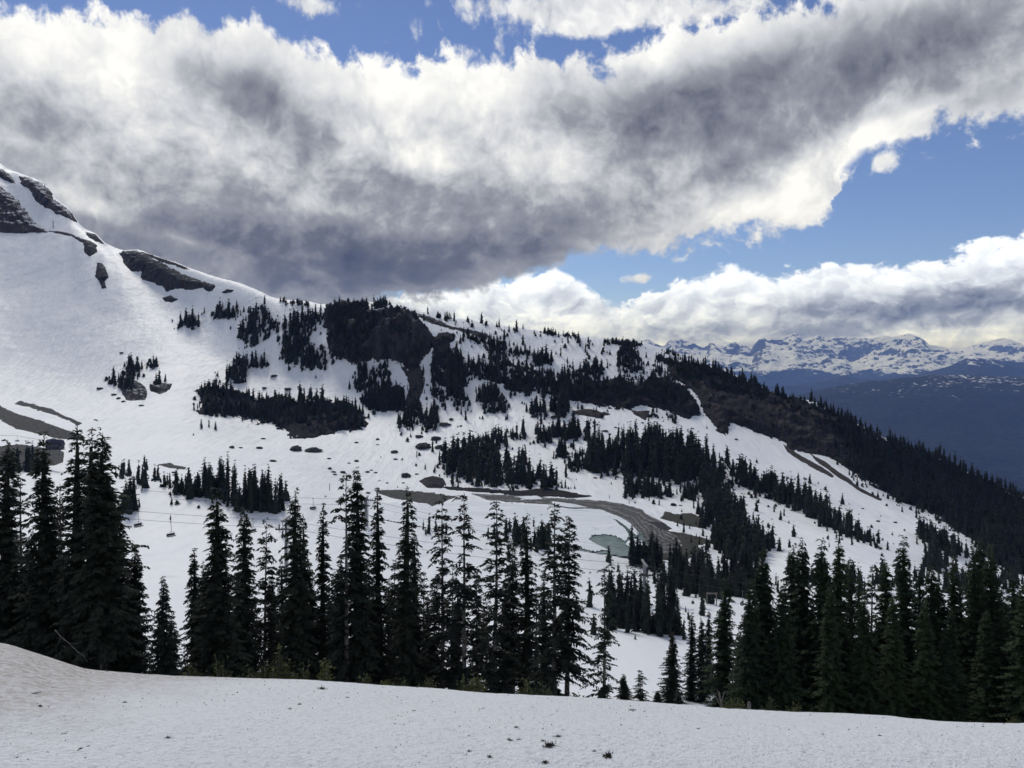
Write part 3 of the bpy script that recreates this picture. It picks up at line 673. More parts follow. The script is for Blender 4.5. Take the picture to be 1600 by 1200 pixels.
# ------------------------------------------------------------------ cliffs and outcrops
def rock(poly, mat, thick, label, detail=1.0, ragged=4.0, step=2.0, cat='rock outcrop', name='rock_outcrop', group=None, **kw):
    return outcrop(name, poly, mat, thick, detail, ragged, step, label=label, cat=cat, group=group, **kw)
rock([(-30, 285), (0, 291), (15, 302), (30, 316), (50, 343), (68, 358), (75, 363), (40, 366), (0, 364), (-30, 364)], M_ROCKRED, 4.0, 'rusty dark crag at the left edge under the snowy summit gully', 1.2, 3.0, 1.6)
rock([(28, 273), (50, 279), (68, 289), (80, 299), (86, 311), (105, 325), (113, 334), (123, 350), (108, 341), (96, 335), (88, 335), (80, 326), (70, 326), (58, 315), (50, 305), (46, 297), (35, 288)], M_ROCKRED, 3.2, 'broken rusty rock rib along the crest of the snowy summit', 1.2, 3.0, 1.6)
rock([(-20, 262), (3, 264), (15, 271), (24, 287), (10, 282), (-10, 272)], M_ROCKRED, 3.0, 'small dark rock tip on top of the summit at the left edge', 1.2, 2.0, 1.6)
rock([(132, 361), (150, 367), (165, 383), (148, 377), (136, 368)], M_ROCK, 2.2, 'thin rock strip on the crest where the summit ridge runs down', 1.2, 1.5, 1.2)
rock([(72, 361), (95, 361), (113, 366), (128, 373), (140, 376), (151, 383), (151, 394), (140, 402), (131, 394), (131, 380), (110, 369), (90, 365)], M_ROCK, 2.4, 'rounded dark knob with a thin rock tail at the lip of the big snow slope', 1.0, 1.6, 1.2)
rock([(152, 411), (160, 411), (166, 424), (170, 433), (164, 440), (166, 450), (160, 451), (155, 441), (149, 432)], M_ROCK, 2.0, 'tall narrow dark rock island alone on the big snow slope', 1.0, 2.0, 1.2)
rock([(186, 396), (197, 391), (214, 391), (232, 400), (250, 410), (275, 422), (300, 435), (322, 442), (337, 446), (332, 457), (315, 450), (295, 453), (275, 451), (260, 456), (252, 447), (236, 441), (220, 436), (220, 425), (207, 426), (196, 414)], M_ROCK, 3.6,
     'long dark jagged rock band below the crest left of the tree clumps', 1.2, 3.0, 1.5)
rock([(217, 392), (250, 401), (279, 411), (300, 423), (280, 418), (250, 408), (225, 399)], M_ROCK, 1.4, 'thin stony strip along the crest above the long dark rock band', 1.0, 2.0, 1.5)
rock([(254, 466), (267, 461), (280, 468), (270, 473), (258, 471)], M_ROCK, 1.6, 'small oval rock in the snow under the long dark rock band', 1.0, 1.5, 1.2)
rock([(342, 458), (355, 451), (366, 454), (352, 459)], M_ROCK, 1.4, 'flat rock in the snow just below the crest right of the long rock band', 1.0, 1.5, 1.2)
CLIFF = [(510, 480), (530, 472), (558, 470), (575, 474), (565, 487), (590, 488), (612, 484), (637, 487), (652, 494), (663, 506), (676, 522), (678, 538), (664, 552), (655, 572), (640, 584), (630, 568), (605, 563), (582, 562), (560, 563), (548, 569), (538, 560), (520, 553), (510, 533), (513, 516), (508, 498)]
rock(CLIFF, M_CLIFF, 6.0, 'big sheer dark cliff under the highest tree topped knoll of the ridge', 1.4, 8.0, 1.6, cat='cliff', name='rock_cliff')
rock([(650, 490), (675, 497), (700, 507), (735, 515), (768, 523), (760, 529), (725, 519), (695, 512), (665, 502)], M_ROCK, 1.6, 'thin dark rock edge running down the crest right of the big cliff', 1.0, 3.0, 1.6)
rock([(310, 612), (325, 605), (345, 614), (362, 609), (400, 625), (437, 621), (480, 629), (520, 628), (540, 629), (562, 641), (573, 653), (570, 667), (545, 674), (512, 677), (477, 687), (457, 681), (440, 668), (425, 660), (400, 657), (360, 652), (312, 645)], M_FLANK, 3.6,
     'low tree covered rock band across the snow below the left clumps', 1.2, 9.0, 1.6, cat='cliff', name='rock_cliff')
rock([(187, 602), (197, 592), (212, 594), (225, 605), (230, 616), (228, 626), (197, 626), (190, 613)], M_ROCK, 2.2, 'dark boulder hump with small firs on its left on the open snow bowl', 1.1, 2.5, 1.3)
rock([(234, 601), (252, 599), (268, 600), (265, 610), (250, 615), (236, 612)], M_ROCK, 1.8, 'low dark rock lump right beside the fir covered hump on the open snow bowl', 1.0, 2.0, 1.2)
rock([(560, 622), (590, 612), (622, 600), (633, 612), (628, 641), (600, 644), (575, 641)], M_FLANK, 3.0, 'dark tree covered rock foot below the big cliff', 1.0, 8.0, 1.8)
rock([(625, 570), (640, 580), (656, 572), (664, 590), (660, 620), (645, 640), (632, 630), (640, 605)], M_SCREE, 1.6, 'brown scree chute spilling from the right side of the big cliff', 0.8, 4.0, 1.6, cat='scree')
rock([(700, 508), (715, 522), (724, 560), (726, 600), (716, 634), (704, 612), (690, 600), (676, 560), (680, 530)], M_FLANK, 2.4, 'dark tree covered rib right of the big cliff', 1.0, 9.0, 1.6, holes=0.12)
rock([(862, 612), (880, 600), (905, 590), (940, 596), (975, 590), (1000, 602), (1012, 586), (1050, 593), (1075, 610), (1088, 630), (1092, 645), (1075, 656), (1050, 648), (1032, 637), (1000, 632), (985, 641), (960, 636), (925, 631), (895, 627), (870, 622)], M_FLANK, 3.6,
     'dark rock wall with trees along its top in the middle of the right slope', 1.2, 7.0, 1.6, cat='cliff', name='rock_cliff')
rock([(893, 641), (925, 640), (952, 647), (936, 653), (902, 648)], M_SCREE, 1.2, 'brown scree tongue under the left end of the dark rock wall', 0.8, 3.0, 1.4, cat='scree')
rock([(984, 641), (1018, 641), (1008, 656), (994, 650)], M_SCREE, 1.2, 'small brown scree patch under the middle of the dark rock wall', 0.8, 2.5, 1.4, cat='scree')
rock([(760, 560), (790, 566), (815, 574), (840, 580), (870, 585), (905, 583), (935, 590), (900, 598), (880, 606), (868, 618), (840, 612), (800, 614), (775, 600), (755, 585)], M_FLANK, 1.6, 'dark tree covered ground between the snow strips of the mid slope', 0.9, 6.0, 1.8, holes=0.05)
FLANK = [(1035, 562), (1075, 567), (1125, 578), (1162, 591), (1200, 609), (1275, 632), (1320, 655), (1350, 676), (1425, 699), (1500, 731), (1600, 779), (1700, 826), (1700, 925), (1600, 900), (1557, 885), (1517, 842), (1470, 812), (1445, 795), (1412, 787), (1375, 762), (1340, 745), (1307, 722), (1282, 708), (1262, 709), (1232, 700),
         (1217, 687), (1195, 680), (1170, 670), (1142, 656), (1137, 678), (1124, 675), (1110, 655), (1098, 638), (1085, 610), (1055, 588)]
rock(FLANK, M_FLANK, 3.2, 'brown rocky flank of the ridge descending to the right edge under forest', 1.2, 7.0, 1.8, cat='cliff', name='rock_cliff', holes=0.42)
rock([(1190, 622), (1225, 632), (1275, 645), (1305, 662), (1328, 700), (1322, 722), (1300, 716), (1270, 707), (1235, 697), (1215, 682), (1195, 665)], M_CRAG, 4.6, 'bare brown rock face in the forested flank above the scree streaks', 1.3, 8.0, 1.6, cat='cliff', name='rock_cliff')
rock([(1058, 574), (1085, 582), (1110, 600), (1125, 628), (1132, 660), (1122, 668), (1104, 642), (1092, 612), (1072, 592)], M_CRAG, 4.4, 'bare brown gully face at the head of the flank beside the dark rock wall', 1.3, 6.0, 1.6, cat='cliff', name='rock_cliff')
rock([(1222, 692), (1240, 704), (1262, 718), (1285, 728), (1304, 744), (1300, 747), (1275, 734), (1250, 720), (1230, 706)], M_SCREE, 0.8, 'brown scree streak running down the snow below the brown flank', 0.8, 1.5, 1.2, cat='scree')
rock([(1265, 708), (1290, 722), (1318, 742), (1345, 762), (1378, 780), (1376, 783), (1345, 768), (1310, 746), (1280, 726)], M_SCREE, 0.7, 'long thin dark scree streak reaching lowest on the snow under the brown flank', 0.8, 1.5, 1.2, cat='scree')
rock([(655, 752), (664, 747), (676, 744), (692, 747), (697, 756), (690, 763), (668, 762)], M_CRAG, 1.8, 'big rounded dark boulder at the left end of the pine clump above the reservoir', 0.8, 1.0, 1.0, cat='boulder', name='boulder')
rock([(690, 760), (760, 763), (800, 766), (850, 762), (880, 765), (905, 772), (932, 776), (890, 778), (800, 773), (700, 765)], M_FLANK, 0.8, 'dark strip of rubble under the pine clump along the reservoir road', 1.0, 2.0, 1.2, cat='rubble', name='rubble_strip')

# ------------------------------------------------------------------ conifers
def foliage_material(name, c1, c2):
    m, n, b, geo = material(name, 0.75, 0.15)
    oi = n.node('ShaderNodeObjectInfo')
    f = n.noise(geo.outputs['Position'], 1.7, 3.0, 0.6)
    t = (f - 0.5) * 1.6 + E(n, oi.outputs['Random']) * 0.7 + 0.15
    n.put(b.inputs['Base Color'], n.mix(t.clamp(), (*c1, 1), (*c2, 1)))
    return m
M_LEAF = foliage_material('fir_needles', (0.012, 0.018, 0.015), (0.030, 0.039, 0.025))
M_LEAFG = foliage_material('fir_needles_green', (0.016, 0.028, 0.016), (0.038, 0.058, 0.024))
M_LEAFM = foliage_material('fir_needles_far', (0.012, 0.018, 0.018), (0.026, 0.034, 0.026))
M_BARK = plain('fir_bark', (0.055, 0.050, 0.047), (0.13, 0.122, 0.115), 3.0, 0.9, 0.1, 0, 0.02)
M_DEAD = plain('weathered_wood', (0.09, 0.083, 0.076), (0.19, 0.178, 0.165), 4.0, 0.9, 0.1, 0, 0.02)
M_BUSH = foliage_material('bush_leaves', (0.035, 0.045, 0.018), (0.095, 0.105, 0.038))

def crown_quads(rng, H, R, bare, spacing, nbr, twig, step, droop=0.35, gap=0.0, power=0.75, rise=0.25, core=0.0, ragged=0.35, flat=1.0, fat=0.19):
    """needle sprays of a conifer as kites (n,4,3): whorls of sagging branches, each fringed with side sprays"""
    Q = []
    z = bare * H
    while z < H * 0.985:
        t = (z / H - bare) / (1 - bare)
        Lw = R * (1 - t) ** power * (0.75 + 0.25 * min(1, t * 6 + 0.3)) + 0.02 * R
        n = max(3, int(round(nbr * (0.55 + 0.45 * (1 - t)))))
        for k in range(n):
            if rng.random() < gap * (1 - 0.6 * t): continue
            a = 2 * math.pi * (k + rng.random()) / n
            L = Lw * (1 + ragged * rng.normal() * 0.8)
            L = min(max(L, 0.12 * Lw), 1.55 * Lw)
            d = np.array([math.cos(a), math.sin(a), 0.0]); side = np.array([-d[1], d[0], 0.0])
            up = (rise + 0.9 * t * t) + rng.normal() * 0.08; dr = droop * (1 - 0.8 * t) * (1 + 0.3 * rng.normal())
            m = max(2, int(L / step))
            s = (np.arange(m) + rng.random(m) * 0.8) / m
            z0 = z + rng.normal() * spacing * 0.75
            P = d[None] * (s * L)[:, None] + np.array([0, 0, 1.0])[None] * (z0 + L * (up * s - (dr + up) * s * s + 0.18 * s ** 4))[:, None]
            slope = up - 2 * (dr + up) * s
            T = d[None] + np.array([0, 0, 1.0])[None] * slope[:, None]; T /= np.linalg.norm(T, axis=1)[:, None]
            for sg in (-1, 1, 0):
                ln_ = np.clip(twig * (1.15 - 0.65 * s) * (0.7 + 0.6 * rng.random(m)), 0.05 * twig, 0.75 * L + 0.3 * twig)
                if sg == 0:
                    D = T + rng.normal(size=(m, 3)) * 0.12; ln_ = ln_ * 0.9
                else:
                    D = T * 0.55 + side[None] * sg * 0.85 + rng.normal(size=(m, 3)) * 0.18; D[:, 2] -= 0.16
                D /= np.linalg.norm(D, axis=1)[:, None]
                Wv = np.cross(D, np.array([0, 0, 1.0])[None] + rng.normal(size=(m, 3)) * 0.45 * flat); Wv /= np.linalg.norm(Wv, axis=1)[:, None]
                w = (ln_ * fat * (0.75 + 0.5 * rng.random(m)))[:, None]; l = ln_[:, None]
                sag = np.array([0, 0, -1.0])[None] * (0.10 * l)
                Q.append(np.stack([P, P + D * l * 0.55 + Wv * w - sag * -0.4, P + D * l + sag, P + D * l * 0.55 - Wv * w - sag * -0.4], 1))
        z += spacing * (0.75 + 0.5 * rng.random()) * (1 - 0.35 * t)
    # leader
    m = 5
    for k in range(m):
        zz = H * (0.955 + 0.045 * k / m); a = rng.random() * 6.3; d = np.array([math.cos(a), math.sin(a), 0.9])
        l = H * 0.012 * (1.3 - k / m); w = np.array([-d[1], d[0], 0]) * l * 0.35
        p = np.array([0, 0, zz]); Q.append(np.stack([p, p + d * l * .5 + w, p + d * l, p + d * l * .5 - w])[None])
    Q = np.concatenate(Q)
    v = Q.reshape(-1, 3); f = np.arange(len(v)).reshape(-1, 4)
    if core > 0:
        n = 7; rings = 6; cv = []
        for r in range(rings):
            t = r / (rings - 1)
            for k in range(n):
                a = 2 * math.pi * k / n; rr = core * R * (1 - t) ** power * (1 + 0.3 * rng.normal()) + 0.004 * H
                cv.append((rr * math.cos(a), rr * math.sin(a), (bare + (0.93 - bare) * t) * H))
        cf = [(r * n + k, r * n + (k + 1) % n, (r + 1) * n + (k + 1) % n, (r + 1) * n + k) for r in range(rings - 1) for k in range(n)]
        f = np.concatenate([f, np.array(cf) + len(v)]); v = np.concatenate([v, np.array(cv)])
    return v, f
def trunk_mesh(rng, H, r, bend=0.01, n=8):
    zs = np.linspace(-0.04 * H, 0.99 * H, 12); off = np.cumsum(rng.normal(size=(12, 2)) * bend * H * 0.12, 0); off -= np.outer(np.clip(zs / H, 0, 1), off[-1])
    mb = MB(); mb.tube([(o[0], o[1], z) for o, z in zip(off, zs)], [r * (1.0 - 0.94 * max(z, 0) / H) * (1.35 if z < 0 else 1) for z in zs], n)
    return np.concatenate(mb.v), mb.f
def dead_twigs(rng, H, lo, hi, n, L):
    mb = MB()
    for k in range(n):
        z = H * (lo + (hi - lo) * rng.random()); a = rng.random() * 6.28; l = L * (0.4 + 0.8 * rng.random()); dz = -0.25 + 0.3 * rng.random()
        d = np.array([math.cos(a), math.sin(a), dz])
        mb.tube([np.array([0, 0, z]), np.array([0, 0, z]) + d * l * .5, np.array([0, 0, z]) + d * l + np.array([0, 0, -0.12 * l])], [0.022, 0.014, 0.005], 3)
    return mb
KINDS = {  # H=12 reference trees: R, bare, spacing, branches, twig, step, droop, gap, power
    'dense':  dict(R=1.58, bare=0.02, spacing=0.24, nbr=8, twig=0.33, step=0.075, droop=0.42, gap=0.07, power=0.78, rise=0.22, ragged=0.34, core=0.22),
    'spire':  dict(R=1.12, bare=0.03, spacing=0.26, nbr=7, twig=0.31, step=0.08, droop=0.42, gap=0.08, power=0.70, rise=0.18, ragged=0.36, core=0.2),
    'gappy':  dict(R=1.42, bare=0.10, spacing=0.40, nbr=6, twig=0.34, step=0.085, droop=0.50, gap=0.34, power=0.62, rise=0.24, ragged=0.48),
    'wide':   dict(R=2.15, bare=0.0, spacing=0.28, nbr=9, twig=0.42, step=0.10, droop=0.30, gap=0.05, power=0.88, rise=0.26, ragged=0.32, core=0.22),
    'bare':   dict(R=1.4, bare=0.26, spacing=0.30, nbr=7, twig=0.34, step=0.085, droop=0.48, gap=0.18, power=0.66, rise=0.18, ragged=0.42),
    'stem':   dict(R=1.6, bare=0.27, spacing=0.24, nbr=9, twig=0.36, step=0.08, droop=0.40, gap=0.06, power=0.74, rise=0.20, ragged=0.36, core=0.15),
    'thin':   dict(R=0.95, bare=0.12, spacing=0.42, nbr=5, twig=0.30, step=0.085, droop=0.45, gap=0.30, power=0.5, rise=0.15, ragged=0.5),
}
PROTO = {}
def proto(kind, seed, green=False):
    key = (kind, seed, green)
    if key not in PROTO:
        rng = np.random.default_rng(1000 + seed * 17 + len(kind)); H = 12.0
        v, f = crown_quads(rng, H, **KINDS[kind])
        # bow the crown in a couple of places so that outlines differ
        bx = fbm(v[:, 2] / 3.0 + seed, np.zeros(len(v)), 1.0 * seed, 2) * 0.16; v = v + np.stack([bx, bx * 0.6, np.zeros(len(v))], 1)
        crown = mesh_from('crown', v, f, [M_LEAFG if green else M_LEAF], False)
        mb = MB(); tv, tf = trunk_mesh(rng, H, 0.17)
        mb.v.append(tv); mb.f += tf; mb.n = len(tv)
        dt = dead_twigs(rng, H, 0.04, max(0.22, KINDS[kind]['bare'] + 0.08), 16, 1.0); mb.add(np.concatenate(dt.v), dt.f)
        tm = bpy.data.meshes.new('trunk'); tm.from_pydata([tuple(q) for q in np.concatenate(mb.v)], [], mb.f); tm.materials.append(M_BARK); tm.update()
        PROTO[key] = (tm, crown)
    return PROTO[key]
TREE_SEED = [0]
def tall_tree(px, top, y, kind, wide, label, group=None, green=False, lean=0.0, base_sink=0.25):
    """a near tree: Empty at its foot, trunk and crown as children"""
    TREE_SEED[0] += 1; i = TREE_SEED[0]
    x = (px - CX) / FOC * y; zb = float(ground_z(x, y)) - base_sink; zt = (HOR - top) / FOC * y
    H = max(zt - zb, 1.0); s = H / 12.0
    tm, cm = proto(kind, i % 3, green)
    t = bpy.data.objects.new('conifer_tree', None); COL.objects.link(t)
    t.location = (x, y, zb); ws = 0.92 * wide * (s ** 0.35)
    t.rotation_euler = (random.uniform(-0.012, 0.012), lean + random.uniform(-0.012, 0.012), random.uniform(0, 6.28)); t.scale = (ws, ws, s)
    set_props(t, label, 'conifer tree', group)
    link('trunk', tm, t); link('crown', cm, t)
    return t

ORD = 'second third fourth fifth sixth seventh eighth ninth tenth eleventh twelfth thirteenth fourteenth fifteenth sixteenth seventeenth eighteenth nineteenth twentieth'.split()
def ordinal(n, side):
    return side + 'most' if n == 0 else (ORD[n - 1] + '-from-' + side if n <= len(ORD) else 'inner')
G_ROW = 'tall firs along the foreground row'
ROWT = [  # column, top row, distance, habit, width, label
    (6, 690, 40, 'dense', 1.25, 'tall black fir cut by the left edge of the picture'),
    (36, 742, 46, 'thin', 1.2, 'thin sparse fir between the leftmost fir and the broad one beside it'),
    (67, 676, 37, 'dense', 1.15, 'broad tall fir standing before the dark lift station, left of the big cluster'),
    (98, 752, 41, 'gappy', 1.0, 'shorter open fir tucked between the station fir and the big left cluster'),
    (117, 660, 36, 'spire', 1.30, 'left fir of the big cluster, its tip against the earth bank'),
    (140, 666, 38, 'spire', 1.25, 'middle fir of the big left cluster with a double looking tip'),
    (162, 674, 35, 'stem', 1.12, 'broad fir at the right of the big left cluster with long low branches'),
    (184, 770, 40, 'dense', 1.0, 'lower fir on the right shoulder of the big left cluster'),
    (213, 848, 38, 'wide', 0.80, 'shorter pointed fir at the right foot of the big left cluster'),
    (253, 901, 33, 'wide', 0.62, 'short fir with a long bare leader standing alone in the gap'),
    (268, 960, 34, 'wide', 0.66, 'low bushy fir leaning on the short one with the bare leader'),
    (345, 762, 38, 'dense', 1.15, 'large full fir just right of the open gap with the chairlift'),
    (318, 880, 40, 'dense', 0.9, 'lower fir on the left skirt of the large full fir'),
    (381, 790, 42, 'dense', 0.95, 'dark fir close behind the right side of the large full fir'),
    (413, 813, 43, 'gappy', 0.95, 'slim lower fir in front of the lift slope left of the tower fir'),
    (462, 765, 42, 'dense', 1.05, 'dense blunt topped fir beside the T shaped lift tower'),
    (476, 801, 45, 'spire', 0.95, 'narrow fir pressed to the right of the blunt topped fir'),
    (502, 783, 45, 'spire', 0.95, 'slender needle topped fir between the blunt fir and the tallest pair'),
    (541, 735, 42, 'gappy', 1.10, 'left one of the tallest close pair in the middle row'),
    (561, 730, 43, 'dense', 1.00, 'right one of the tallest close pair in the middle row'),
    (592, 759, 45, 'spire', 1.05, 'tall slim fir right beside the lift tower of the second line'),
    (636, 760, 44, 'spire', 1.20, 'tall straight fir in front of the left end of the reservoir'),
    (650, 828, 47, 'spire', 0.9, 'shorter fir behind the straight fir before the reservoir'),
    (691, 776, 45, 'gappy', 1.05, 'ragged fir with a bushy top before the brown mud spot'),
    (725, 767, 43, 'gappy', 1.15, 'very open fir with long gaps showing snow through its lower half'),
    (774, 782, 43, 'gappy', 1.20, 'broad open fir in front of the middle of the reservoir ice'),
    (803, 842, 48, 'bare', 0.95, 'lower fir with a bare stem between the two open firs'),
    (821, 802, 45, 'spire', 1.05, 'narrow dense fir left of the twin firs by the teal water'),
    (866, 787, 42, 'gappy', 1.25, 'taller of the twin firs left of the teal water, bare below'),
    (886, 806, 43, 'bare', 1.10, 'shorter right hand twin fir left of the teal water'),
    (944, 884, 40, 'gappy', 0.85, 'lone crooked fir standing in front of the small pine group in the gap'),
    (1050, 988, 62, 'wide', 0.80, 'short triangular fir at the right side of the snowy gap'),
    (1080, 956, 63, 'spire', 1.0, 'slim fir right behind the short triangular one'),
    (1097, 965, 62, 'dense', 0.8, 'small fir between the slim one and the big right hand stand'),
    (1107, 953, 66, 'spire', 0.9, 'narrow fir at the left margin of the big right hand stand'),
    (1131, 903, 50, 'dense', 1.15, 'leftmost large green fir of the right hand stand'),
    (1156, 985, 46, 'dense', 0.9, 'low green fir before the gap in the right hand stand'),
    (1182, 900, 52, 'spire', 1.0, 'dark fir in the shade between the two first large firs on the right'),
    (1196, 856, 43, 'wide', 0.95, 'broad green fir dominating the left part of the right hand stand'),
    (1240, 850, 46, 'dense', 1.1, 'first of the close row of green firs right of the broad one'),
    (1255, 842, 45, 'dense', 1.0, 'fir with the blunt tip in the close row of green firs'),
    (1286, 843, 44, 'dense', 1.15, 'tall green fir near the middle of the close row'),
    (1309, 841, 46, 'dense', 1.05, 'tall green fir beside the dead grey trunk'),
    (1332, 867, 48, 'spire', 1.0, 'narrow fir right of the dead grey trunk'),
    (1344, 897, 50, 'spire', 0.95, 'shorter narrow fir between two taller right hand firs'),
    (1360, 881, 47, 'gappy', 1.0, 'open fir with a thin tip against the snow slope on the right'),
    (1384, 875, 46, 'dense', 1.0, 'dense fir left of the highest fir of the right hand stand'),
    (1411, 838, 44, 'dense', 1.1, 'highest bushy topped fir of the right hand stand, against the snow'),
    (1437, 888, 48, 'dense', 0.95, 'lower fir right of the highest bushy topped one'),
    (1457, 882, 46, 'dense', 1.05, 'dark fir under the end of the far snow tongue'),
    (1490, 866, 47, 'spire', 1.1, 'dark pointed fir left of the tall right edge group'),
    (1518, 850, 44, 'dense', 1.05, 'left fir of the tall dark group towards the right edge'),
    (1530, 842, 46, 'dense', 1.0, 'tallest fir of the dark group towards the right edge'),
    (1552, 852, 44, 'dense', 1.1, 'right fir of the tall dark group towards the right edge'),
    (1584, 894, 42, 'dense', 1.1, 'dark fir second from the right edge'),
    (1604, 905, 40, 'dense', 1.15, 'dark fir cut by the right edge of the picture'),
]
for px, top, y, kind, wide, label in ROWT:
    tall_tree(px, top, y, kind, wide, label, G_ROW, green=px > 1120)
for k, (px, top, y) in enumerate([(20, 800, 44), (52, 830, 42), (84, 812, 43), (150, 815, 41), (172, 850, 42), (146, 742, 40), (30, 880, 41), (200, 905, 42), (74, 900, 38)]):
    tall_tree(px, top, y, random.choice(['dense', 'spire']), 1.1, ['black fir right beside the leftmost tall fir, in shade', 'lower black fir left of the station fir', 'black fir behind the right edge of the station fir', 'black fir buried between the middle and broad firs of the left cluster', 'black fir behind the right flank of the broad cluster fir', 'black fir squeezed behind the middle of the big cluster', 'low black fir in the dark gap near the left edge', 'lowest black fir at the right foot of the broad cluster fir', 'low black fir under the station fir'][k], 'shaded firs of the left cluster')
for k, px in enumerate([306, 320, 334, 358, 370, 396, 426, 440, 450, 487, 512, 522, 532, 552, 574, 582, 606, 618, 626, 660, 668, 678, 706, 714, 746, 760, 788, 796, 836, 850]):
    tall_tree(px, 858 + (k * 37) % 62 + (12 if px > 600 else 0), 47 + (k * 7) % 9, ['dense', 'spire', 'bare'][k % 3] if px < 640 else ['bare', 'gappy', 'spire'][k % 3], 0.95, ordinal(min(k, 29 - k), 'left' if k < 15 else 'right') + ' of the lower firs in the undergrowth behind the middle row', 'second line of firs behind the middle row')
for k, px in enumerate([1172, 1214, 1226, 1268, 1296, 1320, 1350, 1372, 1396, 1424, 1446, 1470, 1482, 1504, 1542, 1566, 1578, 1594]):
    tall_tree(px, 905 + (k * 41) % 75, 42 + (k * 5) % 10, ['dense', 'spire', 'dense', 'wide'][k % 4], 0.95, ordinal(min(k, 17 - k), 'left' if k < 9 else 'right') + ' of the lower firs shaded inside the right hand stand', 'second line of firs in the right hand stand', green=True)
for px, top, y, lab in [(975, 1054, 22, 'tiny fir sapling at the snow edge right of the lone crooked fir'), (1000, 1047, 24, 'small sparse sapling with an open crown in the snowy gap'), (1028, 1080, 23, 'knee high fir tip poking over the snow edge in the gap'), (1059, 1079, 26, 'thin bare sapling at the snow edge below the triangular fir')]:
    x = (px - CX) / FOC * y
    tall_tree(px, top, y, 'gappy' if px in (1000, 1059) else 'dense', 0.55, lab, 'saplings in the snowy gap', base_sink=0.1)

# --- trees farther off: one mesh each, placed where their feet stand on the slope
MID = []
for k in range(7):
    rng = np.random.default_rng(200 + k)
    v, f = crown_quads(rng, 10.0, R=[1.2, 1.4, 1.0, 1.6, 1.25, 0.95, 1.35][k], bare=0.0, spacing=0.62, nbr=6, twig=0.62, step=0.36, droop=0.35, gap=0.06, power=[.8, .7, .6, .85, .75, .5, .7][k], rise=0.2, core=0.55, ragged=0.4, fat=0.30)
    tv, tf = trunk_mesh(rng, 10.0, 0.14, n=5)
    me = bpy.data.meshes.new('fir'); nf = len(f)
    me.from_pydata([tuple(q) for q in np.concatenate([v, tv])], [], [tuple(q) for q in f.tolist()] + [tuple(i + len(v) for i in q) for q in tf])
    me.materials.append(M_LEAFM); me.materials.append(M_BARK); me.polygons.foreach_set('material_index', [0] * nf + [1] * (len(me.polygons) - nf)); me.update()
    MID.append(me)
LOW = []
for k in range(6):
    rng = np.random.default_rng(300 + k)
    LOW.append(crown_quads(rng, 10.0, R=[1.6, 1.9, 1.35, 2.0, 1.5, 1.2][k], bare=0.0, spacing=1.5, nbr=5, twig=1.1, step=0.9, droop=0.35, gap=0.05, power=[.8, .7, .65, .85, .75, .6][k], rise=0.15, core=0.66, ragged=0.35, fat=0.34))
from mathutils.bvhtree import BVHTree
_bv, _bf, _bn = [], [], 0
for o in bpy.data.objects:
    if o.type == 'MESH' and o.name.split('.')[0] in ('rock_outcrop', 'rock_cliff', 'boulder', 'rubble_strip', 'gravel_bank', 'mud_flat'):
        me = o.data; c = np.empty(len(me.vertices) * 3, np.float32); me.vertices.foreach_get('co', c); c = c.reshape(-1, 3)
        ix = np.empty(len(me.loops), np.int32); me.loops.foreach_get('vertex_index', ix)
        _bv += c.tolist(); _bf += (ix.reshape(-1, 4) + _bn).tolist(); _bn += len(c)
ROCK_BVH = BVHTree.FromPolygons(_bv, _bf)
def foot(px, py):
    """where a plant's foot stands: the ground, or the bare rock that stands proud of it"""
    p = land(px, py)
    d = Vector(((px - CX) / FOC, 1.0, (HOR - py) / FOC)); hit = ROCK_BVH.ray_cast(Vector((0, 0, 0)), d.normalized())[0]
    if hit is not None and (p is None or hit.y < p[1] + 1.0): return hit.x, hit.y, hit.z
    return p
for k in range(3):      # low spreading krummholz
    rng = np.random.default_rng(330 + k)
    LOW.append(crown_quads(rng, 10.0, R=[3.6, 4.6, 2.6][k], bare=0.0, spacing=2.2, nbr=5, twig=2.6, step=2.6, droop=0.2, gap=0.05, power=[.6, .5, .8][k], rise=0.2, core=0.7, ragged=0.4, fat=0.34))
PLANTS = []       # (x, y, z, height m, pixel height, label, group)
def grove(poly, n, h, label, group=None, lift=0.0, edge_line=False):
    poly = np.asarray(poly, float); k = tries = 0
    rs = np.random.default_rng(int(abs(poly.sum()) * 10) % 99991)
    while k < n and tries < n * 60:
        tries += 1
        if edge_line:
            i = rs.integers(0, len(poly) - 1); t = rs.random(); px, py = poly[i] * (1 - t) + poly[i + 1] * t; py += rs.normal() * 2.0
        else:
            px = rs.uniform(poly[:, 0].min(), poly[:, 0].max() + 0.01); py = rs.uniform(poly[:, 1].min(), poly[:, 1].max() + 0.01)
            if not in_poly(np.array([px]), np.array([py]), poly)[0]: continue
            px += rs.normal() * 3.5; py += rs.normal() * 2.6
        p = foot(px, py)
        if p is None:
            py += 4; p = foot(px, py)
            if p is None: continue
        hp = (h[0] * 0.75 + (h[1] * 1.08 - h[0] * 0.75) * rs.random() ** 1.1) if isinstance(h, tuple) else h * (0.75 + 0.5 * rs.random())
        PLANTS.append((p[0], p[1], p[2] + lift, hp * p[1] / FOC, hp, label, group or label)); k += 1
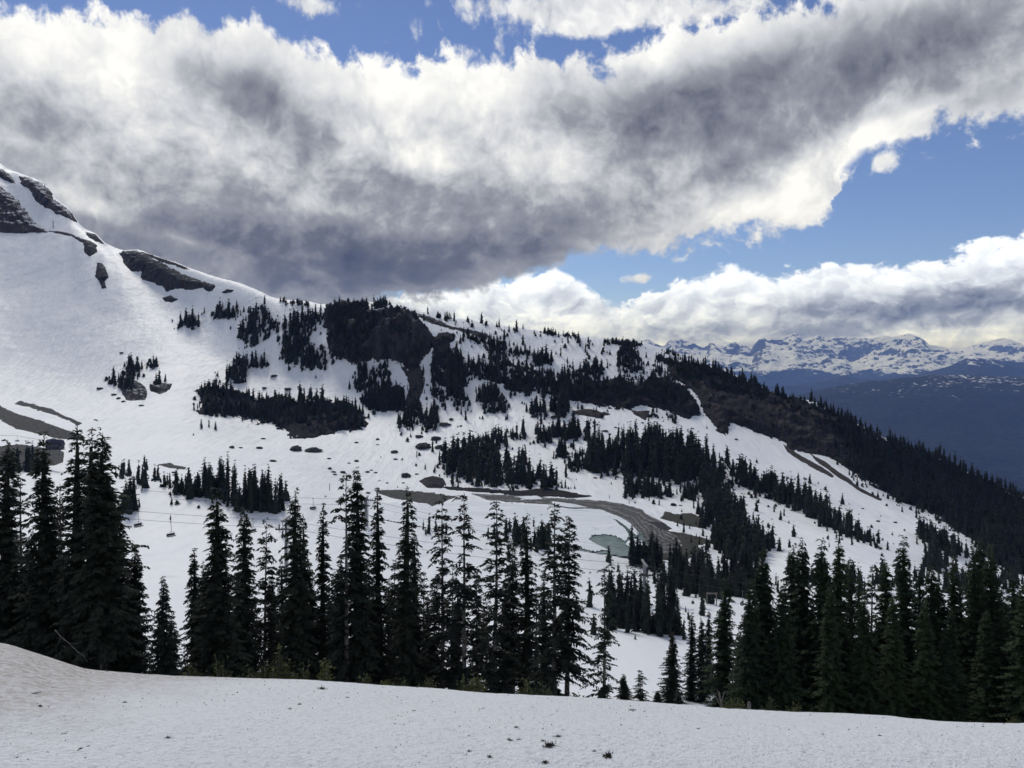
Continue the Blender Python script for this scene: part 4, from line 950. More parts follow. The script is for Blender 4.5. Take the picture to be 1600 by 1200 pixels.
GROVES = [
    ([(279, 513), (309, 509), (308, 502), (284, 504)], 12, (14, 24), 'small black firs of the lone clump on the snow below the rock band'),
    ([(330, 497), (372, 495), (370, 488), (333, 489)], 15, (10, 26), 'black firs of the clump on a rocky step below the crest, left of the cliff'),
    ([(380, 545), (384, 515), (394, 492), (405, 482), (418, 492), (431, 502), (432, 522), (412, 530), (405, 541)], 34, (16, 28), 'firs of the left dark grove on the upper snow, left of the cliff grove'),
    ([(437, 532), (441, 512), (460, 502), (480, 496), (500, 490), (506, 498), (490, 514), (485, 532), (478, 545), (500, 556), (512, 573), (495, 578), (470, 573), (445, 566), (440, 550)], 75, (18, 28), 'firs of the big dark grove directly left of the cliff'),
    ([(352, 596), (365, 600), (383, 599), (381, 570), (372, 565), (360, 580)], 22, (14, 24), 'firs of the small grove above the left end of the tree covered rock band'),
    ([(385, 574), (418, 573), (418, 566), (388, 567)], 12, (12, 22), 'firs of the short row under the left dark grove'),
    ([(172, 600), (185, 592), (195, 581), (205, 571), (220, 570), (222, 580), (212, 592), (205, 604), (190, 607)], 26, (12, 24), 'firs climbing the dark hump on the open snow bowl'),
    ([(228, 577), (247, 577), (246, 566), (232, 566)], 6, (10, 18), 'scattered small firs right above the dark hump'),
    ([(238, 601), (252, 601), (250, 597), (240, 597)], 4, (14, 20), 'firs standing on the low rock lump beside the dark hump'),
    ([(315, 640), (325, 624), (350, 630), (370, 624), (400, 632), (440, 630), (520, 634), (560, 643), (566, 657), (540, 661), (500, 658), (440, 662), (400, 655), (350, 650)], 130, (12, 22), 'firs growing on the low rock band below the left clumps'),
    ([(312, 616), (330, 612), (346, 618), (364, 613), (400, 628), (440, 625), (482, 632), (522, 632), (562, 645)], 60, (12, 24), 'firs fringing the upper rim of the low rock band'),
    ([(464, 628), (500, 628), (498, 622), (468, 622)], 6, (22, 30), 'taller firs rising from the middle of the low rock band'),
    ([(438, 474), (482, 476)], 16, (6, 9), 'tiny firs on the crest left of the cliff'),
    ([(512, 487), (520, 478), (570, 475), (576, 482), (550, 493), (515, 503)], 55, (9, 14), 'firs crowding the top left of the big cliff'),
    ([(584, 482), (606, 482), (604, 476), (590, 475)], 12, (9, 17), 'firs of the highest knoll on the ridge'),
    ([(616, 478), (652, 490)], 7, (4, 8), 'tiny firs on the crest right of the highest knoll'),
    ([(683, 497), (713, 501)], 15, (9, 14), 'firs of the neat row on the crest right of the cliff'),
    ([(730, 503), (738, 505)], 4, (7, 9), 'tiny firs beside the neat row on the crest'),
    ([(843, 519), (900, 527)], 26, (7, 11), 'firs of the long low row on the snowy crest'),
    ([(943, 534), (985, 539), (1006, 540)], 24, (6, 10), 'firs of the crest row nearest the far mountains'),
    ([(1038, 549), (1058, 556)], 8, (6, 11), 'firs on the crest where the far mountains appear'),
    ([(552, 612), (552, 577), (572, 570), (571, 600), (566, 613)], 18, (16, 24), 'firs of the column under the left edge of the cliff'),
    ([(512, 505), (530, 490), (575, 487), (590, 500), (575, 530), (560, 560), (545, 566), (522, 548), (512, 530)], 70, (9, 17), 'firs clinging to the left half of the big cliff'),
    ([(590, 500), (640, 500), (660, 540), (640, 570), (600, 560)], 14, (7, 13), 'firs clinging to ledges of the right half of the big cliff'),
    ([(570, 592), (590, 577), (605, 572), (612, 600), (600, 616), (575, 612)], 26, (14, 22), 'firs under the middle of the cliff'),
    ([(562, 624), (590, 613), (625, 612), (633, 620), (628, 642), (600, 643), (575, 639)], 55, (16, 24), 'firs of the dense grove at the foot of the cliff'),
    ([(675, 616), (676, 575), (685, 570), (685, 616)], 16, (18, 26), 'firs of the narrow column right of the scree chute'),
    ([(624, 667), (628, 650), (645, 650), (652, 669), (635, 671)], 16, (16, 24), 'firs on the fan of snow under the scree chute'),
    ([(658, 673), (662, 650), (682, 640), (685, 671)], 22, (16, 26), 'firs of the dark clump by the grey boulder below the cliff'),
    ([(632, 641), (650, 636), (655, 651), (635, 653)], 12, (16, 24), 'firs in the scree chute right of the foot grove'),
    ([(688, 612), (693, 612), (693, 634), (689, 634)], 6, (10, 18), 'small firs on the snow strip right of the narrow column'),
    ([(700, 606), (700, 560), (712, 546), (722, 560), (726, 590), (722, 632), (712, 636), (705, 620)], 45, (16, 26), 'firs of the tall dark rib right of the cliff'),
    ([(725, 576), (735, 560), (750, 571), (760, 576), (766, 560), (790, 560), (800, 576), (790, 602), (770, 597), (750, 592), (735, 597)], 52, (16, 26), 'firs of the broken grove in the middle of the ridge slope'),
    ([(748, 632), (752, 615), (765, 606), (785, 620), (797, 641), (780, 647), (755, 640)], 38, (16, 24), 'firs of the drooping dark tongue below the middle grove'),
    ([(724, 522), (760, 531), (790, 541), (802, 552), (770, 552), (750, 537)], 28, (10, 20), 'firs strung under the crest right of the cliff'),
    ([(800, 550), (826, 552), (826, 556), (800, 555)], 10, (10, 18), 'firs of the short upper row in the middle of the ridge'),
    ([(835, 562), (860, 562), (859, 569), (838, 569)], 16, (16, 26), 'firs of the upright clump below the long crest row'),
    ([(798, 588), (820, 577), (840, 582), (870, 587), (900, 586), (930, 584), (936, 594), (900, 597), (880, 606), (870, 621), (840, 614), (800, 617)], 80, (14, 24), 'firs of the wide dark belt across the ridge slope'),
    ([(905, 577), (940, 577), (940, 583), (905, 583)], 14, (14, 24), 'firs standing along the top of the wide dark belt'),
    ([(963, 567), (970, 546), (985, 551), (998, 561), (1003, 577), (990, 587), (975, 580)], 38, (12, 20), 'firs of the slanting grove below the crest near the far mountains'),
    ([(1022, 573), (1036, 581), (1030, 586)], 8, (10, 16), 'firs of the small wedge above the brown flank'),
    ([(1024, 562), (1033, 561), (1032, 565)], 5, (8, 15), 'firs of the tiny group high on the snow above the brown flank'),
    ([(828, 642), (845, 632), (852, 647), (840, 650)], 12, (16, 24), 'greenish firs below the wide dark belt'),
    ([(864, 642), (875, 633), (889, 641), (889, 648), (870, 650)], 18, (22, 34), 'firs of the dark cone left of the brown scree tongue'),
    ([(875, 600), (940, 598), (975, 592), (1000, 604), (1012, 588), (1050, 594), (1075, 612), (1085, 630), (1050, 625), (1000, 622), (940, 618), (890, 618)], 120, (12, 20), 'firs on the dark rock wall in the middle of the right slope'),
    ([(1015, 650), (1055, 657), (1052, 652), (1018, 645)], 8, (8, 14), 'small firs at the foot of the dark rock wall'),
    ([(1035, 563), (1075, 569), (1125, 580), (1162, 593), (1200, 611), (1277, 633), (1320, 656), (1350, 675), (1425, 700), (1500, 733), (1600, 780)], 150, (9, 20), 'firs along the skyline of the descending flank'),
    ([(1040, 566), (1090, 574), (1150, 592), (1200, 612), (1200, 622), (1150, 612), (1100, 596), (1070, 584)], 70, (8, 14), 'firs on the upper brown flank'),
    ([(1318, 660), (1350, 680), (1430, 706), (1520, 745), (1600, 785), (1660, 815), (1660, 910), (1600, 896), (1555, 880), (1515, 840), (1470, 808), (1400, 782), (1360, 752), (1340, 738), (1328, 705)], 900, (15, 26), 'firs of the dense forest on the lower flank at the right edge'),
    ([(690, 742), (698, 718), (715, 706), (740, 700), (770, 706), (776, 726), (800, 736), (830, 746), (870, 753), (900, 766), (860, 766), (800, 762), (740, 757), (700, 748)], 130, (24, 40), 'pines of the big clump just above the reservoir road'),
    ([(735, 692), (770, 681), (782, 686), (796, 687), (790, 701), (750, 702)], 18, (20, 28), 'pines of the thin row above the big reservoir clump'),
    ([(798, 686), (824, 683), (823, 680), (800, 682)], 7, (16, 26), 'few pines on open snow right of the thin row'),
    ([(812, 728), (822, 727), (822, 722), (814, 722)], 4, (24, 34), 'tall pines standing alone before the right part of the reservoir clump'),
    ([(842, 692), (861, 690), (861, 681), (845, 681)], 10, (22, 30), 'pines of the first small group right of the reservoir clump'),
    ([(864, 682), (883, 684), (881, 675), (865, 676)], 14, (22, 30), 'pines of the tight square group high on the lower slope'),
    ([(885, 686), (906, 682), (905, 672), (888, 676)], 15, (24, 34), 'pines of the upright group beside the tight square group'),
    ([(867, 717), (886, 714), (885, 701), (870, 701)], 14, (18, 26), 'pines below the tight square group'),
    ([(892, 737), (906, 737), (904, 706), (895, 706)], 14, (16, 26), 'pines of the thin column in the middle of the lower slope'),
    ([(905, 732), (921, 735), (921, 726), (906, 723)], 10, (16, 24), 'small pines right of the thin column'),
    ([(914, 688), (922, 688), (921, 684), (915, 684)], 5, (26, 34), 'needle thin pines left of the broad dark mass'),
    ([(918, 737), (956, 740), (959, 726), (950, 711), (925, 713)], 45, (28, 46), 'pines of the dark cone left of the broad dark mass'),
    ([(957, 714), (971, 714), (969, 702), (958, 702)], 9, (20, 28), 'short pines between dark cone and broad mass'),
    ([(962, 737), (965, 722), (980, 707), (1000, 702), (1030, 702), (1060, 707), (1080, 717), (1100, 722), (1116, 737), (1127, 757), (1100, 752), (1060, 750), (1030, 747), (1000, 744), (975, 744)], 175, (30, 50), 'pines of the broad dark mass across the lower right slope'),
    ([(973, 774), (990, 762), (1010, 764), (1030, 767), (1031, 777), (980, 778)], 36, (22, 32), 'pines of the group at the reservoir road below the broad mass'),
    ([(1032, 774), (1056, 777), (1055, 772), (1034, 770)], 9, (14, 24), 'small pines right of the group at the reservoir road'),
    ([(1067, 776), (1086, 778), (1085, 771), (1070, 770)], 14, (20, 30), 'pines of the small cone above the olive mud'),
    ([(1094, 768), (1110, 757), (1126, 772), (1141, 792), (1161, 802), (1167, 822), (1150, 832), (1120, 832), (1100, 827), (1090, 807), (1104, 791)], 110, (26, 40), 'pines of the dark descending wood beside the olive mud'),
    ([(1108, 840), (1160, 834), (1190, 843), (1202, 858), (1190, 878), (1160, 882), (1130, 868), (1114, 857)], 95, (30, 42), 'pines of the wood around the small blue sign'),
    ([(1150, 742), (1165, 744), (1180, 750), (1200, 762), (1221, 773), (1231, 788), (1215, 788), (1190, 773), (1165, 757)], 55, (24, 38), 'pines at the head of the long diagonal belt on the right slope'),
    ([(1225, 783), (1245, 778), (1265, 783), (1290, 803), (1320, 823), (1341, 841), (1325, 845), (1300, 833), (1270, 813), (1240, 793)], 85, (24, 38), 'pines of the long diagonal belt on the right slope'),
    ([(1341, 846), (1390, 868), (1392, 862), (1345, 840)], 14, (14, 26), 'scattered pines at the lower end of the diagonal belt'),
    ([(1435, 834), (1450, 840), (1465, 850), (1500, 862), (1516, 872), (1490, 871), (1460, 855), (1442, 845)], 50, (24, 36), 'dark pines at the snow tongue under the forested flank'),
    ([(1444, 888), (1470, 893), (1479, 883), (1450, 873)], 18, (28, 40), 'dark pines below the last snow tongue on the right'),
    ([(1230, 895), (1330, 905), (1420, 900), (1600, 905), (1600, 925), (1300, 930), (1235, 920)], 60, (30, 44), 'pines showing through between the right hand firs'),
    ([(184, 746), (201, 748), (200, 742), (186, 741)], 6, (18, 28), 'small pines on the bank right of the left cluster'),
    ([(219, 757), (228, 758), (227, 753), (220, 752)], 4, (32, 44), 'tight upright pines standing on the bank left of the lift line'),
    ([(238, 754), (245, 755), (244, 750), (239, 750)], 2, (34, 40), 'slim pines of the pair on the bank left of the lift line'),
    ([(249, 761), (272, 762), (271, 756), (251, 755)], 6, (16, 28), 'low pines on the bank beside the gravel track'),
    ([(270, 770), (290, 767), (320, 773), (300, 777)], 18, (22, 42), 'pines along the rim of the lift slope'),
    ([(322, 777), (352, 780), (356, 772), (325, 769)], 18, (42, 60), 'pines behind the tip of the large full fir'),
    ([(362, 786), (380, 797), (400, 800), (440, 801), (445, 794), (400, 789), (375, 782)], 42, (40, 64), 'pines of the rim group left of the blunt topped fir'),
    ([(192, 800), (210, 801), (210, 795), (194, 794)], 7, (40, 56), 'pines close to the right side of the left cluster, above the lift line'),
    ([(10, 739), (72, 739), (72, 731), (12, 731)], 16, (28, 46), 'dark pines before the earth bank at the left edge'),
    ([(664, 833), (706, 838), (705, 834), (666, 829)], 6, (16, 26), 'small pines on the near shore of the reservoir'),
    ([(756, 843), (802, 849), (801, 844), (758, 839)], 8, (16, 32), 'slim pines on the middle near shore of the reservoir'),
    ([(799, 850), (816, 853), (815, 847), (801, 845)], 8, (28, 42), 'pines of the left one of two near shore groups'),
    ([(829, 857), (857, 859), (856, 852), (831, 850)], 12, (32, 46), 'pines of the right one of two near shore groups'),
    ([(978, 883), (1000, 888), (1032, 896), (1037, 887), (1000, 877), (982, 876)], 30, (30, 54), 'pines at the right end of the teal water'),
    ([(1040, 910), (1060, 920), (1090, 930), (1110, 940), (1132, 936), (1122, 920), (1090, 908), (1050, 899)], 65, (40, 64), 'pines of the dark wood behind the wooden gate frame'),
    ([(1125, 912), (1150, 912), (1165, 897), (1182, 912), (1172, 932), (1140, 938)], 36, (40, 60), 'pines of the wood right of the wooden gate frame'),
    ([(953, 984), (1000, 988), (1062, 996), (1062, 989), (1000, 981), (955, 977)], 30, (66, 104), 'tall narrow pines of the group standing on the snowy bench in the gap'),
]
for g in GROVES:
    grove(g[0], int(g[1] * 1.45), (g[2][0] * 0.7, g[2][1]), g[3], edge_line=len(g[0]) == 2 or 'skyline' in g[3] or 'rim of the low' in g[3])
for g in GROVES:        # a mat of krummholz under the groves of the ridge
    if len(g[0]) == 2 or np.mean([q[1] for q in g[0]]) > 775 or 'bench' in g[3]: continue
    P_ = np.array(g[0], float); lo, hi = P_.min(0), P_.max(0); rs = np.random.default_rng(int(P_.sum() * 3) % 99991); k = 0
    for tries in range(g[1] * 14):
        if k >= g[1] * 1.5: break
        q = rs.uniform(lo, hi) + rs.normal(size=2) * 2.0
        if sdf(q[:1], q[1:], P_)[0] < -2.0: continue
        p = foot(q[0], q[1])
        if p is None: continue
        hp = 4.0 + 4.5 * rs.random(); PLANTS.append((p[0], p[1], p[2], hp * p[1] / FOC, hp, g[3], g[3])); k += 1
for g in GROVES:        # outliers and low krummholz round every grove
    P_ = np.array(g[0], float); h_ = np.mean(g[2]); rs = np.random.default_rng(int(P_.sum() * 7) % 99989)
    for k in range(int(g[1] * 0.55)):
        i = rs.integers(0, len(P_)); t = rs.random(); q = P_[i] * (1 - t) + P_[(i + 1) % len(P_)] * t + rs.normal(size=2) * np.array([0.7, 0.32]) * h_
        p = foot(q[0], q[1])
        if p is None: continue
        hp = h_ * (0.16 + 0.65 * rs.random() ** 2); PLANTS.append((p[0], p[1], p[2], hp * p[1] / FOC, hp if hp < 24 else 24, g[3], g[3]))
rs = np.random.default_rng(4)
for k in range(2600):
    px, py = rs.uniform(300, 1290), rs.uniform(478, 770)
    p = land(px, py)
    if p is None or p[1] < 330: continue
    m_ = fbm(np.array([p[0] / 38]), np.array([p[1] / 38]), p[2] / 30, 4, 0.6)[0] + 0.25 * sstep(px, 380, 560) * (1 - sstep(px, 1000, 1200)) * sstep(py, 680, 600) + 0.10 * sstep(px, 640, 760)
    if m_ < 0.30: continue
    p = foot(px, py); hp = 4 + 15 * rs.random() ** 2.2; PLANTS.append((p[0], p[1], p[2], hp * p[1] / FOC, hp, 'small firs scattered over the snow of the ridge slope', 'small firs scattered over the snow of the ridge slope'))
PLANTS.sort(key=lambda p: -p[4])
N_SINGLE = 300 - TREE_SEED[0]
import re
def one_of(label):
    return re.sub(r'^one of the pair', 'one of the pair', re.sub(r'\bfirs\b', 'fir', re.sub(r'\bpines\b', 'pine', label, count=1), count=1)).replace('few pine', 'pine').replace('scattered ', '')
singles = PLANTS[:N_SINGLE]
by_group = {}
for p in singles: by_group.setdefault(p[6], []).append(p)
def name_in_group(p):
    g = by_group[p[6]]; base = one_of(p[5])
    if len(g) == 1: return base
    xs = sorted(g, key=lambda q: q[0] / q[1]); k = xs.index(p)
    tall = max(g, key=lambda q: q[3])
    if p is tall and len(g) > 3: return 'tallest ' + base
    side = 'left' if k < len(xs) / 2 else 'right'; n = k if side == 'left' else len(xs) - 1 - k
    return ordinal(n, side) + ' ' + base
for i, p in enumerate(singles):
    x, y, z, h, hp, label, group = p
    o = link('conifer_tree', MID[(i * 5 + int(x * 3)) % len(MID)])
    s = h / 10.0; w = s * random.uniform(0.85, 1.15) * (0.9 if hp > 60 else 1.05)
    o.location = (x, y, z - 0.3); o.scale = (w, w, s); o.rotation_euler = (0, 0, random.uniform(0, 6.28))
    set_props(o, name_in_group(p), 'conifer tree', group)
rest = PLANTS[N_SINGLE:]
vs, fs, nn = [], [], 0
for i, (x, y, z, h, hp, label, group) in enumerate(rest):
    v, f = LOW[i % 6 if hp > 9 else 6 + i % 3]; a = RNG.random() * 6.28; s = h / 10.0; w = s * (0.85 + 0.4 * RNG.random()); c, sn = math.cos(a), math.sin(a)
    vs.append(np.stack([(v[:, 0] * c - v[:, 1] * sn) * w + x, (v[:, 0] * sn + v[:, 1] * c) * w + y, v[:, 2] * s + z - 0.4], 1)); fs.append(f + nn); nn += len(v)
far = link('distant_firs', mesh_from('distant_firs', np.concatenate(vs), np.concatenate(fs), [M_LEAFM], False))
set_props(far, kind='stuff')
print('TREES', TREE_SEED[0], len(PLANTS), sum(len(f) for f in fs))

# ------------------------------------------------------------------ boulders melted out of the snow
def boulder_mesh(seed, flat):
    rng = np.random.default_rng(500 + seed); nu, nv = 12, 8; v = []
    for j in range(nv + 1):
        th = math.pi * j / nv
        for i in range(nu):
            ph = 2 * math.pi * i / nu; v.append((math.sin(th) * math.cos(ph), math.sin(th) * math.sin(ph), math.cos(th)))
    v = np.array(v); d = 1 + 0.55 * fbm(v[:, 0] * 1.3 + seed * 7, v[:, 1] * 1.3, v[:, 2] * 1.3, 4, 0.6) + 0.10 * rng.normal(size=len(v)) * (np.abs(v[:, 2]) < 0.95)
    v = v * d[:, None] * np.array([0.5, 0.42, 0.5 * flat])
    f = [(j * nu + i, (j + 1) * nu + i, (j + 1) * nu + (i + 1) % nu, j * nu + (i + 1) % nu) for j in range(nv) for i in range(nu)]
    return mesh_from('boulder', v, np.array(f), [M_STONE], False)
BLD = [boulder_mesh(k, [0.55, 0.7, 0.45, 0.8, 0.6][k]) for k in range(5)]
BOULDERS = [  # column, row, width in sight-line pixels, label
    (411, 686, 10, 'small flat rock on the snow under the left end of the low rock band'), (405, 701, 13, 'flat dark rock below the small one under the low rock band'), (426, 721, 13, 'low flat rock on the snow above the rim pines'),
    (462, 704, 22, 'long low dark rock, left of the two on the snow below the low rock band'), (490, 705, 30, 'longest low dark rock on the snow below the low rock band'), (514, 717, 8, 'small rock just right of the longest low rock'),
    (557, 721, 9, 'small rock on open snow above the tallest firs'), (545, 724, 6, 'tiny rock left of the small rock on open snow above the tallest firs'), (616, 707, 15, 'pointed rock on the snow between the low rock band and the reservoir pines'), (618, 718, 8, 'small rock just under the pointed rock'),
    (557, 692, 8, 'small rock below the right end of the low rock band'), (590, 687, 7, 'tiny rock left of the grey boulder cluster'), (590, 695, 6, 'tiny lower rock left of the grey boulder cluster'), (661, 700, 30, 'widest flat grey rock of the boulder cluster below the cliff'),
    (687, 700, 18, 'flat grey rock at the right of the boulder cluster below the cliff'), (681, 687, 20, 'upper right rock of the boulder cluster below the cliff'), (655, 683, 16, 'upper left dark rock of the boulder cluster below the cliff'), (694, 664, 22, 'pale grey boulder beside the dark clump of firs below the cliff'),
    (705, 656, 9, 'small rock right of the pale grey boulder'), (720, 666, 6, 'tiny rock far right of the pale grey boulder'), (429, 588, 14, 'dark rock on the snow below the left dark grove'), (413, 607, 9, 'small dark rock near the left end of the tree covered band'), (450, 609, 16, 'dark rock above the middle of the low rock band'),
    (515, 733, 8, 'small upper rock of the loose trio above the tallest firs'), (521, 738, 10, 'middle rock of the loose trio above the tallest firs'), (523, 742, 9, 'lowest rock of the loose trio above the tallest firs'), (536, 739, 11, 'flat rock right of the loose trio'),
    (553, 738, 7, 'small rock beside the tip of the tallest fir'), (574, 738, 9, 'rock right of the tip of the tallest fir'), (580, 735, 6, 'tiny rock up and right of the tallest fir tip'), (587, 739, 7, 'small rock above the left end of the gravel strip'), (634, 745, 19, 'flat grey rock standing alone above the long gravel strip'),
    (651, 741, 8, 'small rock right of the flat grey rock above the gravel strip'), (630, 755, 6, 'tiny rock directly above the gravel strip'), (605, 755, 6, 'tiny rock above the left part of the gravel strip'), (575, 771, 9, 'dark rock left of the gravel strip at the water'),
    (156, 608, 13, 'flat rock far left of the fir covered hump'), (178, 617, 11, 'rock at the lower left of the fir covered hump'), (185, 623, 8, 'small rock touching the lower left of the hump'), (193, 628, 8, 'small rock under the hump'), (221, 634, 10, 'rock lying in the snow below the fir covered hump'),
    (190, 552, 8, 'small rock alone high on the open snow bowl'), (272, 739, 11, 'rock beside the small gravel track above the rim pines'), (362, 700, 10, 'left of the two small rocks on the wide snow above the rim pines'), (376, 700, 8, 'right of the two small rocks on the wide snow above the rim pines'),
    (836, 651, 15, 'grey rock under the greenish firs'), (865, 653, 14, 'brownish rock left of the scree tongue'), (946, 674, 10, 'dark rock on the snow below the scree tongue'), (964, 685, 10, 'small rock left of the broad dark mass of pines'), (962, 668, 6, 'tiny rock right of the dark rock below the scree'), (1004, 661, 6, 'tiny rock below the middle scree patch'),
    (1052, 790, 12, 'rock on the snow above the olive mud'), (1063, 790, 7, 'small rock right of the rock above the olive mud'), (1150, 687, 7, 'small rock below the brown chute on the right slope'), (1372, 815, 8, 'elongated rock on the right snow slope'), (1399, 817, 8, 'elongated rock farther right on the right snow slope'), (1348, 795, 6, 'small rock high on the right snow slope'),
    (930, 747, 8, 'small dark rock above the reservoir road right of the pine clump'), (964, 746, 6, 'tiny rock above the reservoir road near the broad mass')]
for k, (px, py, w, lab) in enumerate(BOULDERS):
    p = land(px, py)
    if p is None: continue
    o = link('boulder', BLD[k % 5]); s = w * p[1] / FOC
    o.location = (p[0], p[1], p[2] + s * 0.06); o.scale = (s * 0.82, s * 0.9, s * (0.42 + 0.1 * (k % 4))); o.rotation_euler = (0, 0, (k * 1.7) % 0.9 - 0.45)
    set_props(o, lab, 'boulder', 'rocks melted out of the snow')

# ------------------------------------------------------------------ chairlifts
M_STEEL = plain('galvanised_steel', (0.15, 0.155, 0.16), (0.26, 0.265, 0.27), 2.0, 0.5, 0.4, 0.5)
M_DARKST = plain('dark_steel', (0.03, 0.032, 0.035), (0.06, 0.062, 0.066), 3.0, 0.5, 0.4, 0.4)
M_PAD = plain('seat_padding', (0.018, 0.02, 0.024), (0.035, 0.037, 0.042), 4.0, 0.7)
M_ROPE = plain('wire_rope', (0.04, 0.042, 0.045), (0.075, 0.078, 0.08), 4.0, 0.6, 0.3, 0.3)
M_WOOD = plain('grey_timber', (0.14, 0.12, 0.10), (0.26, 0.23, 0.20), 3.0, 0.85, 0.1)
M_BLUE = plain('blue_paint', (0.03, 0.10, 0.22), (0.05, 0.14, 0.30), 2.0, 0.5)
M_NAVY = plain('navy_cladding', (0.012, 0.016, 0.034), (0.025, 0.03, 0.055), 2.0, 0.4, 0.5)
M_GLASS = plain('dark_glass', (0.01, 0.013, 0.018), (0.02, 0.025, 0.03), 1.0, 0.08, 0.6)
def at(px, py, y): return np.array([(px - CX) / FOC * y, y, (HOR - py) / FOC * y])
def rope(pts, label, r=0.028):
    P = [at(*p) for p in pts]; out = []
    for a, b in zip(P[:-1], P[1:]):
        n = 8; L = np.linalg.norm(b - a)
        for i in range(n):
            t = i / n; q = a + (b - a) * t; q = q - np.array([0, 0, 0.012 * L * 4 * t * (1 - t)]); out.append(q)
    out.append(P[-1]); mb = MB(); mb.tube(out, r, 5)
    set_props(mb.build('haul_rope', M_ROPE, None, True), label, 'rope', 'haul ropes of the chairlifts'); return out
rA1 = rope([(-60, 769, 140), (447, 813, 140), (1007, 883, 146), (1230, 920, 152)], 'upper rope of the nearer chairlift crossing the bright lift slope')
rA2 = rope([(-60, 783, 136), (447, 825, 136), (1007, 897, 142), (1230, 932, 148)], 'lower rope of the nearer chairlift crossing the bright lift slope')
rB1 = rope([(-60, 742, 188), (572, 780, 188), (930, 850, 196), (1200, 880, 200)], 'upper rope of the farther chairlift')
rB2 = rope([(-60, 754, 184), (572, 789, 184), (930, 862, 192), (1200, 892, 196)], 'lower rope of the farther chairlift')
rC = rope([(-60, 676, 300), (27, 681, 300), (84, 689, 300)], 'short rope running into the lift station at the left edge', 0.05)
def lift_tower(px, y, rows, w, label, dy=4.0):
    """pole with crossarm and two sheave trains; rows = the two rope rows"""
    x = (px - CX) / FOC * y; z1 = (HOR - rows[0]) / FOC * y + 0.1; zb = float(ground_z(x, y)) - 0.5
    t = bpy.data.objects.new('lift_tower', None); COL.objects.link(t); t.location = (x, y, zb); set_props(t, label, 'lift tower', 'chairlift towers')
    hgt = z1 - zb + 0.25
    m = MB(); m.tube([(0, 0, 0), (0, 0, hgt * .5), (0, 0, hgt)], [0.34 * w, 0.28 * w, 0.22 * w], 10); m.build('pole', M_STEEL, t, True)
    m = MB(); m.box((0, 0, hgt), (0.35, dy + 1.2, 0.3)); m.build('crossarm', M_STEEL, t)
    for sgn, row, yy in ((1, rows[0], 0.5 * dy), (-1, rows[1], -0.5 * dy)):
        zz = (HOR - row) / FOC * (y + yy) - zb
        m = MB(); m.box((0, yy, zz - 0.25), (2.6, 0.16, 0.2)); m.tube([(0, yy, zz - .2), (0, yy, hgt)], 0.07, 5)
        a = m.build('sheave_train', M_DARKST, t)
        for k in range(6):
            w_ = MB(); w_.tube([(-1.15 + k * .46, yy - 0.05, zz - .22), (-1.15 + k * .46, yy + 0.05, zz - .22)], 0.19, 10); w_.build('sheave', M_DARKST, a)
    m = MB()
    for sgn in (-.16, .16): m.tube([(0.45 * w, sgn, 0.4), (0.36 * w, sgn, hgt - .3)], 0.02, 4)
    for k in range(int(hgt / 0.5)): m.tube([(0.43 * w - 0.06 * w * k / (hgt / .5), -.16, .5 + k * .5), (0.43 * w - 0.06 * w * k / (hgt / .5), .16, .5 + k * .5)], 0.015, 3)
    m.build('ladder', M_DARKST, t); return t
lift_tower(447, 138, (813, 825), 1.0, 'lift tower half hidden by the dense blunt topped fir')
lift_tower(572, 186, (780, 789), 1.5, 'grey lift tower rising between the tallest pair and the slim fir')
lift_tower(1007, 144, (883, 897), 1.3, 'grey lift tower standing in the pines at the right end of the teal water')
CH = {}
def chair_parts():
    h = MB(); h.tube([(0, 0, 0), (0, 0, -0.3), (0.12, 0, -1.3), (0.0, 0, -2.2)], 0.045, 6); CH['hanger'] = (h, M_STEEL)
    g = MB(); g.box((0, 0, 0.0), (0.34, 0.14, 0.16)); CH['grip'] = (g, M_DARKST)
    f = MB()
    for sx in (-1, 1): f.tube([(0, 0, -1.95), (sx * .55, 0, -2.0), (sx * .82, 0.05, -2.25), (sx * .86, 0.1, -2.75), (sx * .84, -0.45, -2.82)], 0.035, 5)
    CH['frame'] = (f, M_STEEL)
    b = MB(); b.box((0, 0.14, -2.5), (1.7, 0.07, 0.48)); CH['backrest'] = (b, M_PAD)
    s = MB(); s.box((0, -0.16, -2.82), (1.74, 0.52, 0.09)); CH['seat'] = (s, M_PAD)
    r = MB(); r.tube([(-.8, .05, -2.3), (-.8, -.5, -2.5), (.8, -.5, -2.5), (.8, .05, -2.3)], 0.025, 5); r.tube([(0, -.5, -2.5), (0, -.55, -3.2)], .025, 5); CH['safety_bar'] = (r, M_STEEL)
chair_parts(); CH_ME = {}
def lift_chair(p, rz, label, sc=1.0):
    t = bpy.data.objects.new('lift_chair', None); COL.objects.link(t); t.location = p; t.rotation_euler = (0, 0, rz); t.scale = (sc,) * 3
    set_props(t, label, 'lift chair', 'chairs hanging on the chairlifts')
    for nme, (mb, mat) in CH.items():
        if nme not in CH_ME: CH_ME[nme] = mb.build(nme, mat, t).data
        else: link(nme, CH_ME[nme], t)
def on_rope(r, px):
    for a, b in zip(r[:-1], r[1:]):
        ca, cb = CX + a[0] / a[1] * FOC, CX + b[0] / b[1] * FOC
        if ca <= px <= cb: return a + (b - a) * (px - ca) / (cb - ca)
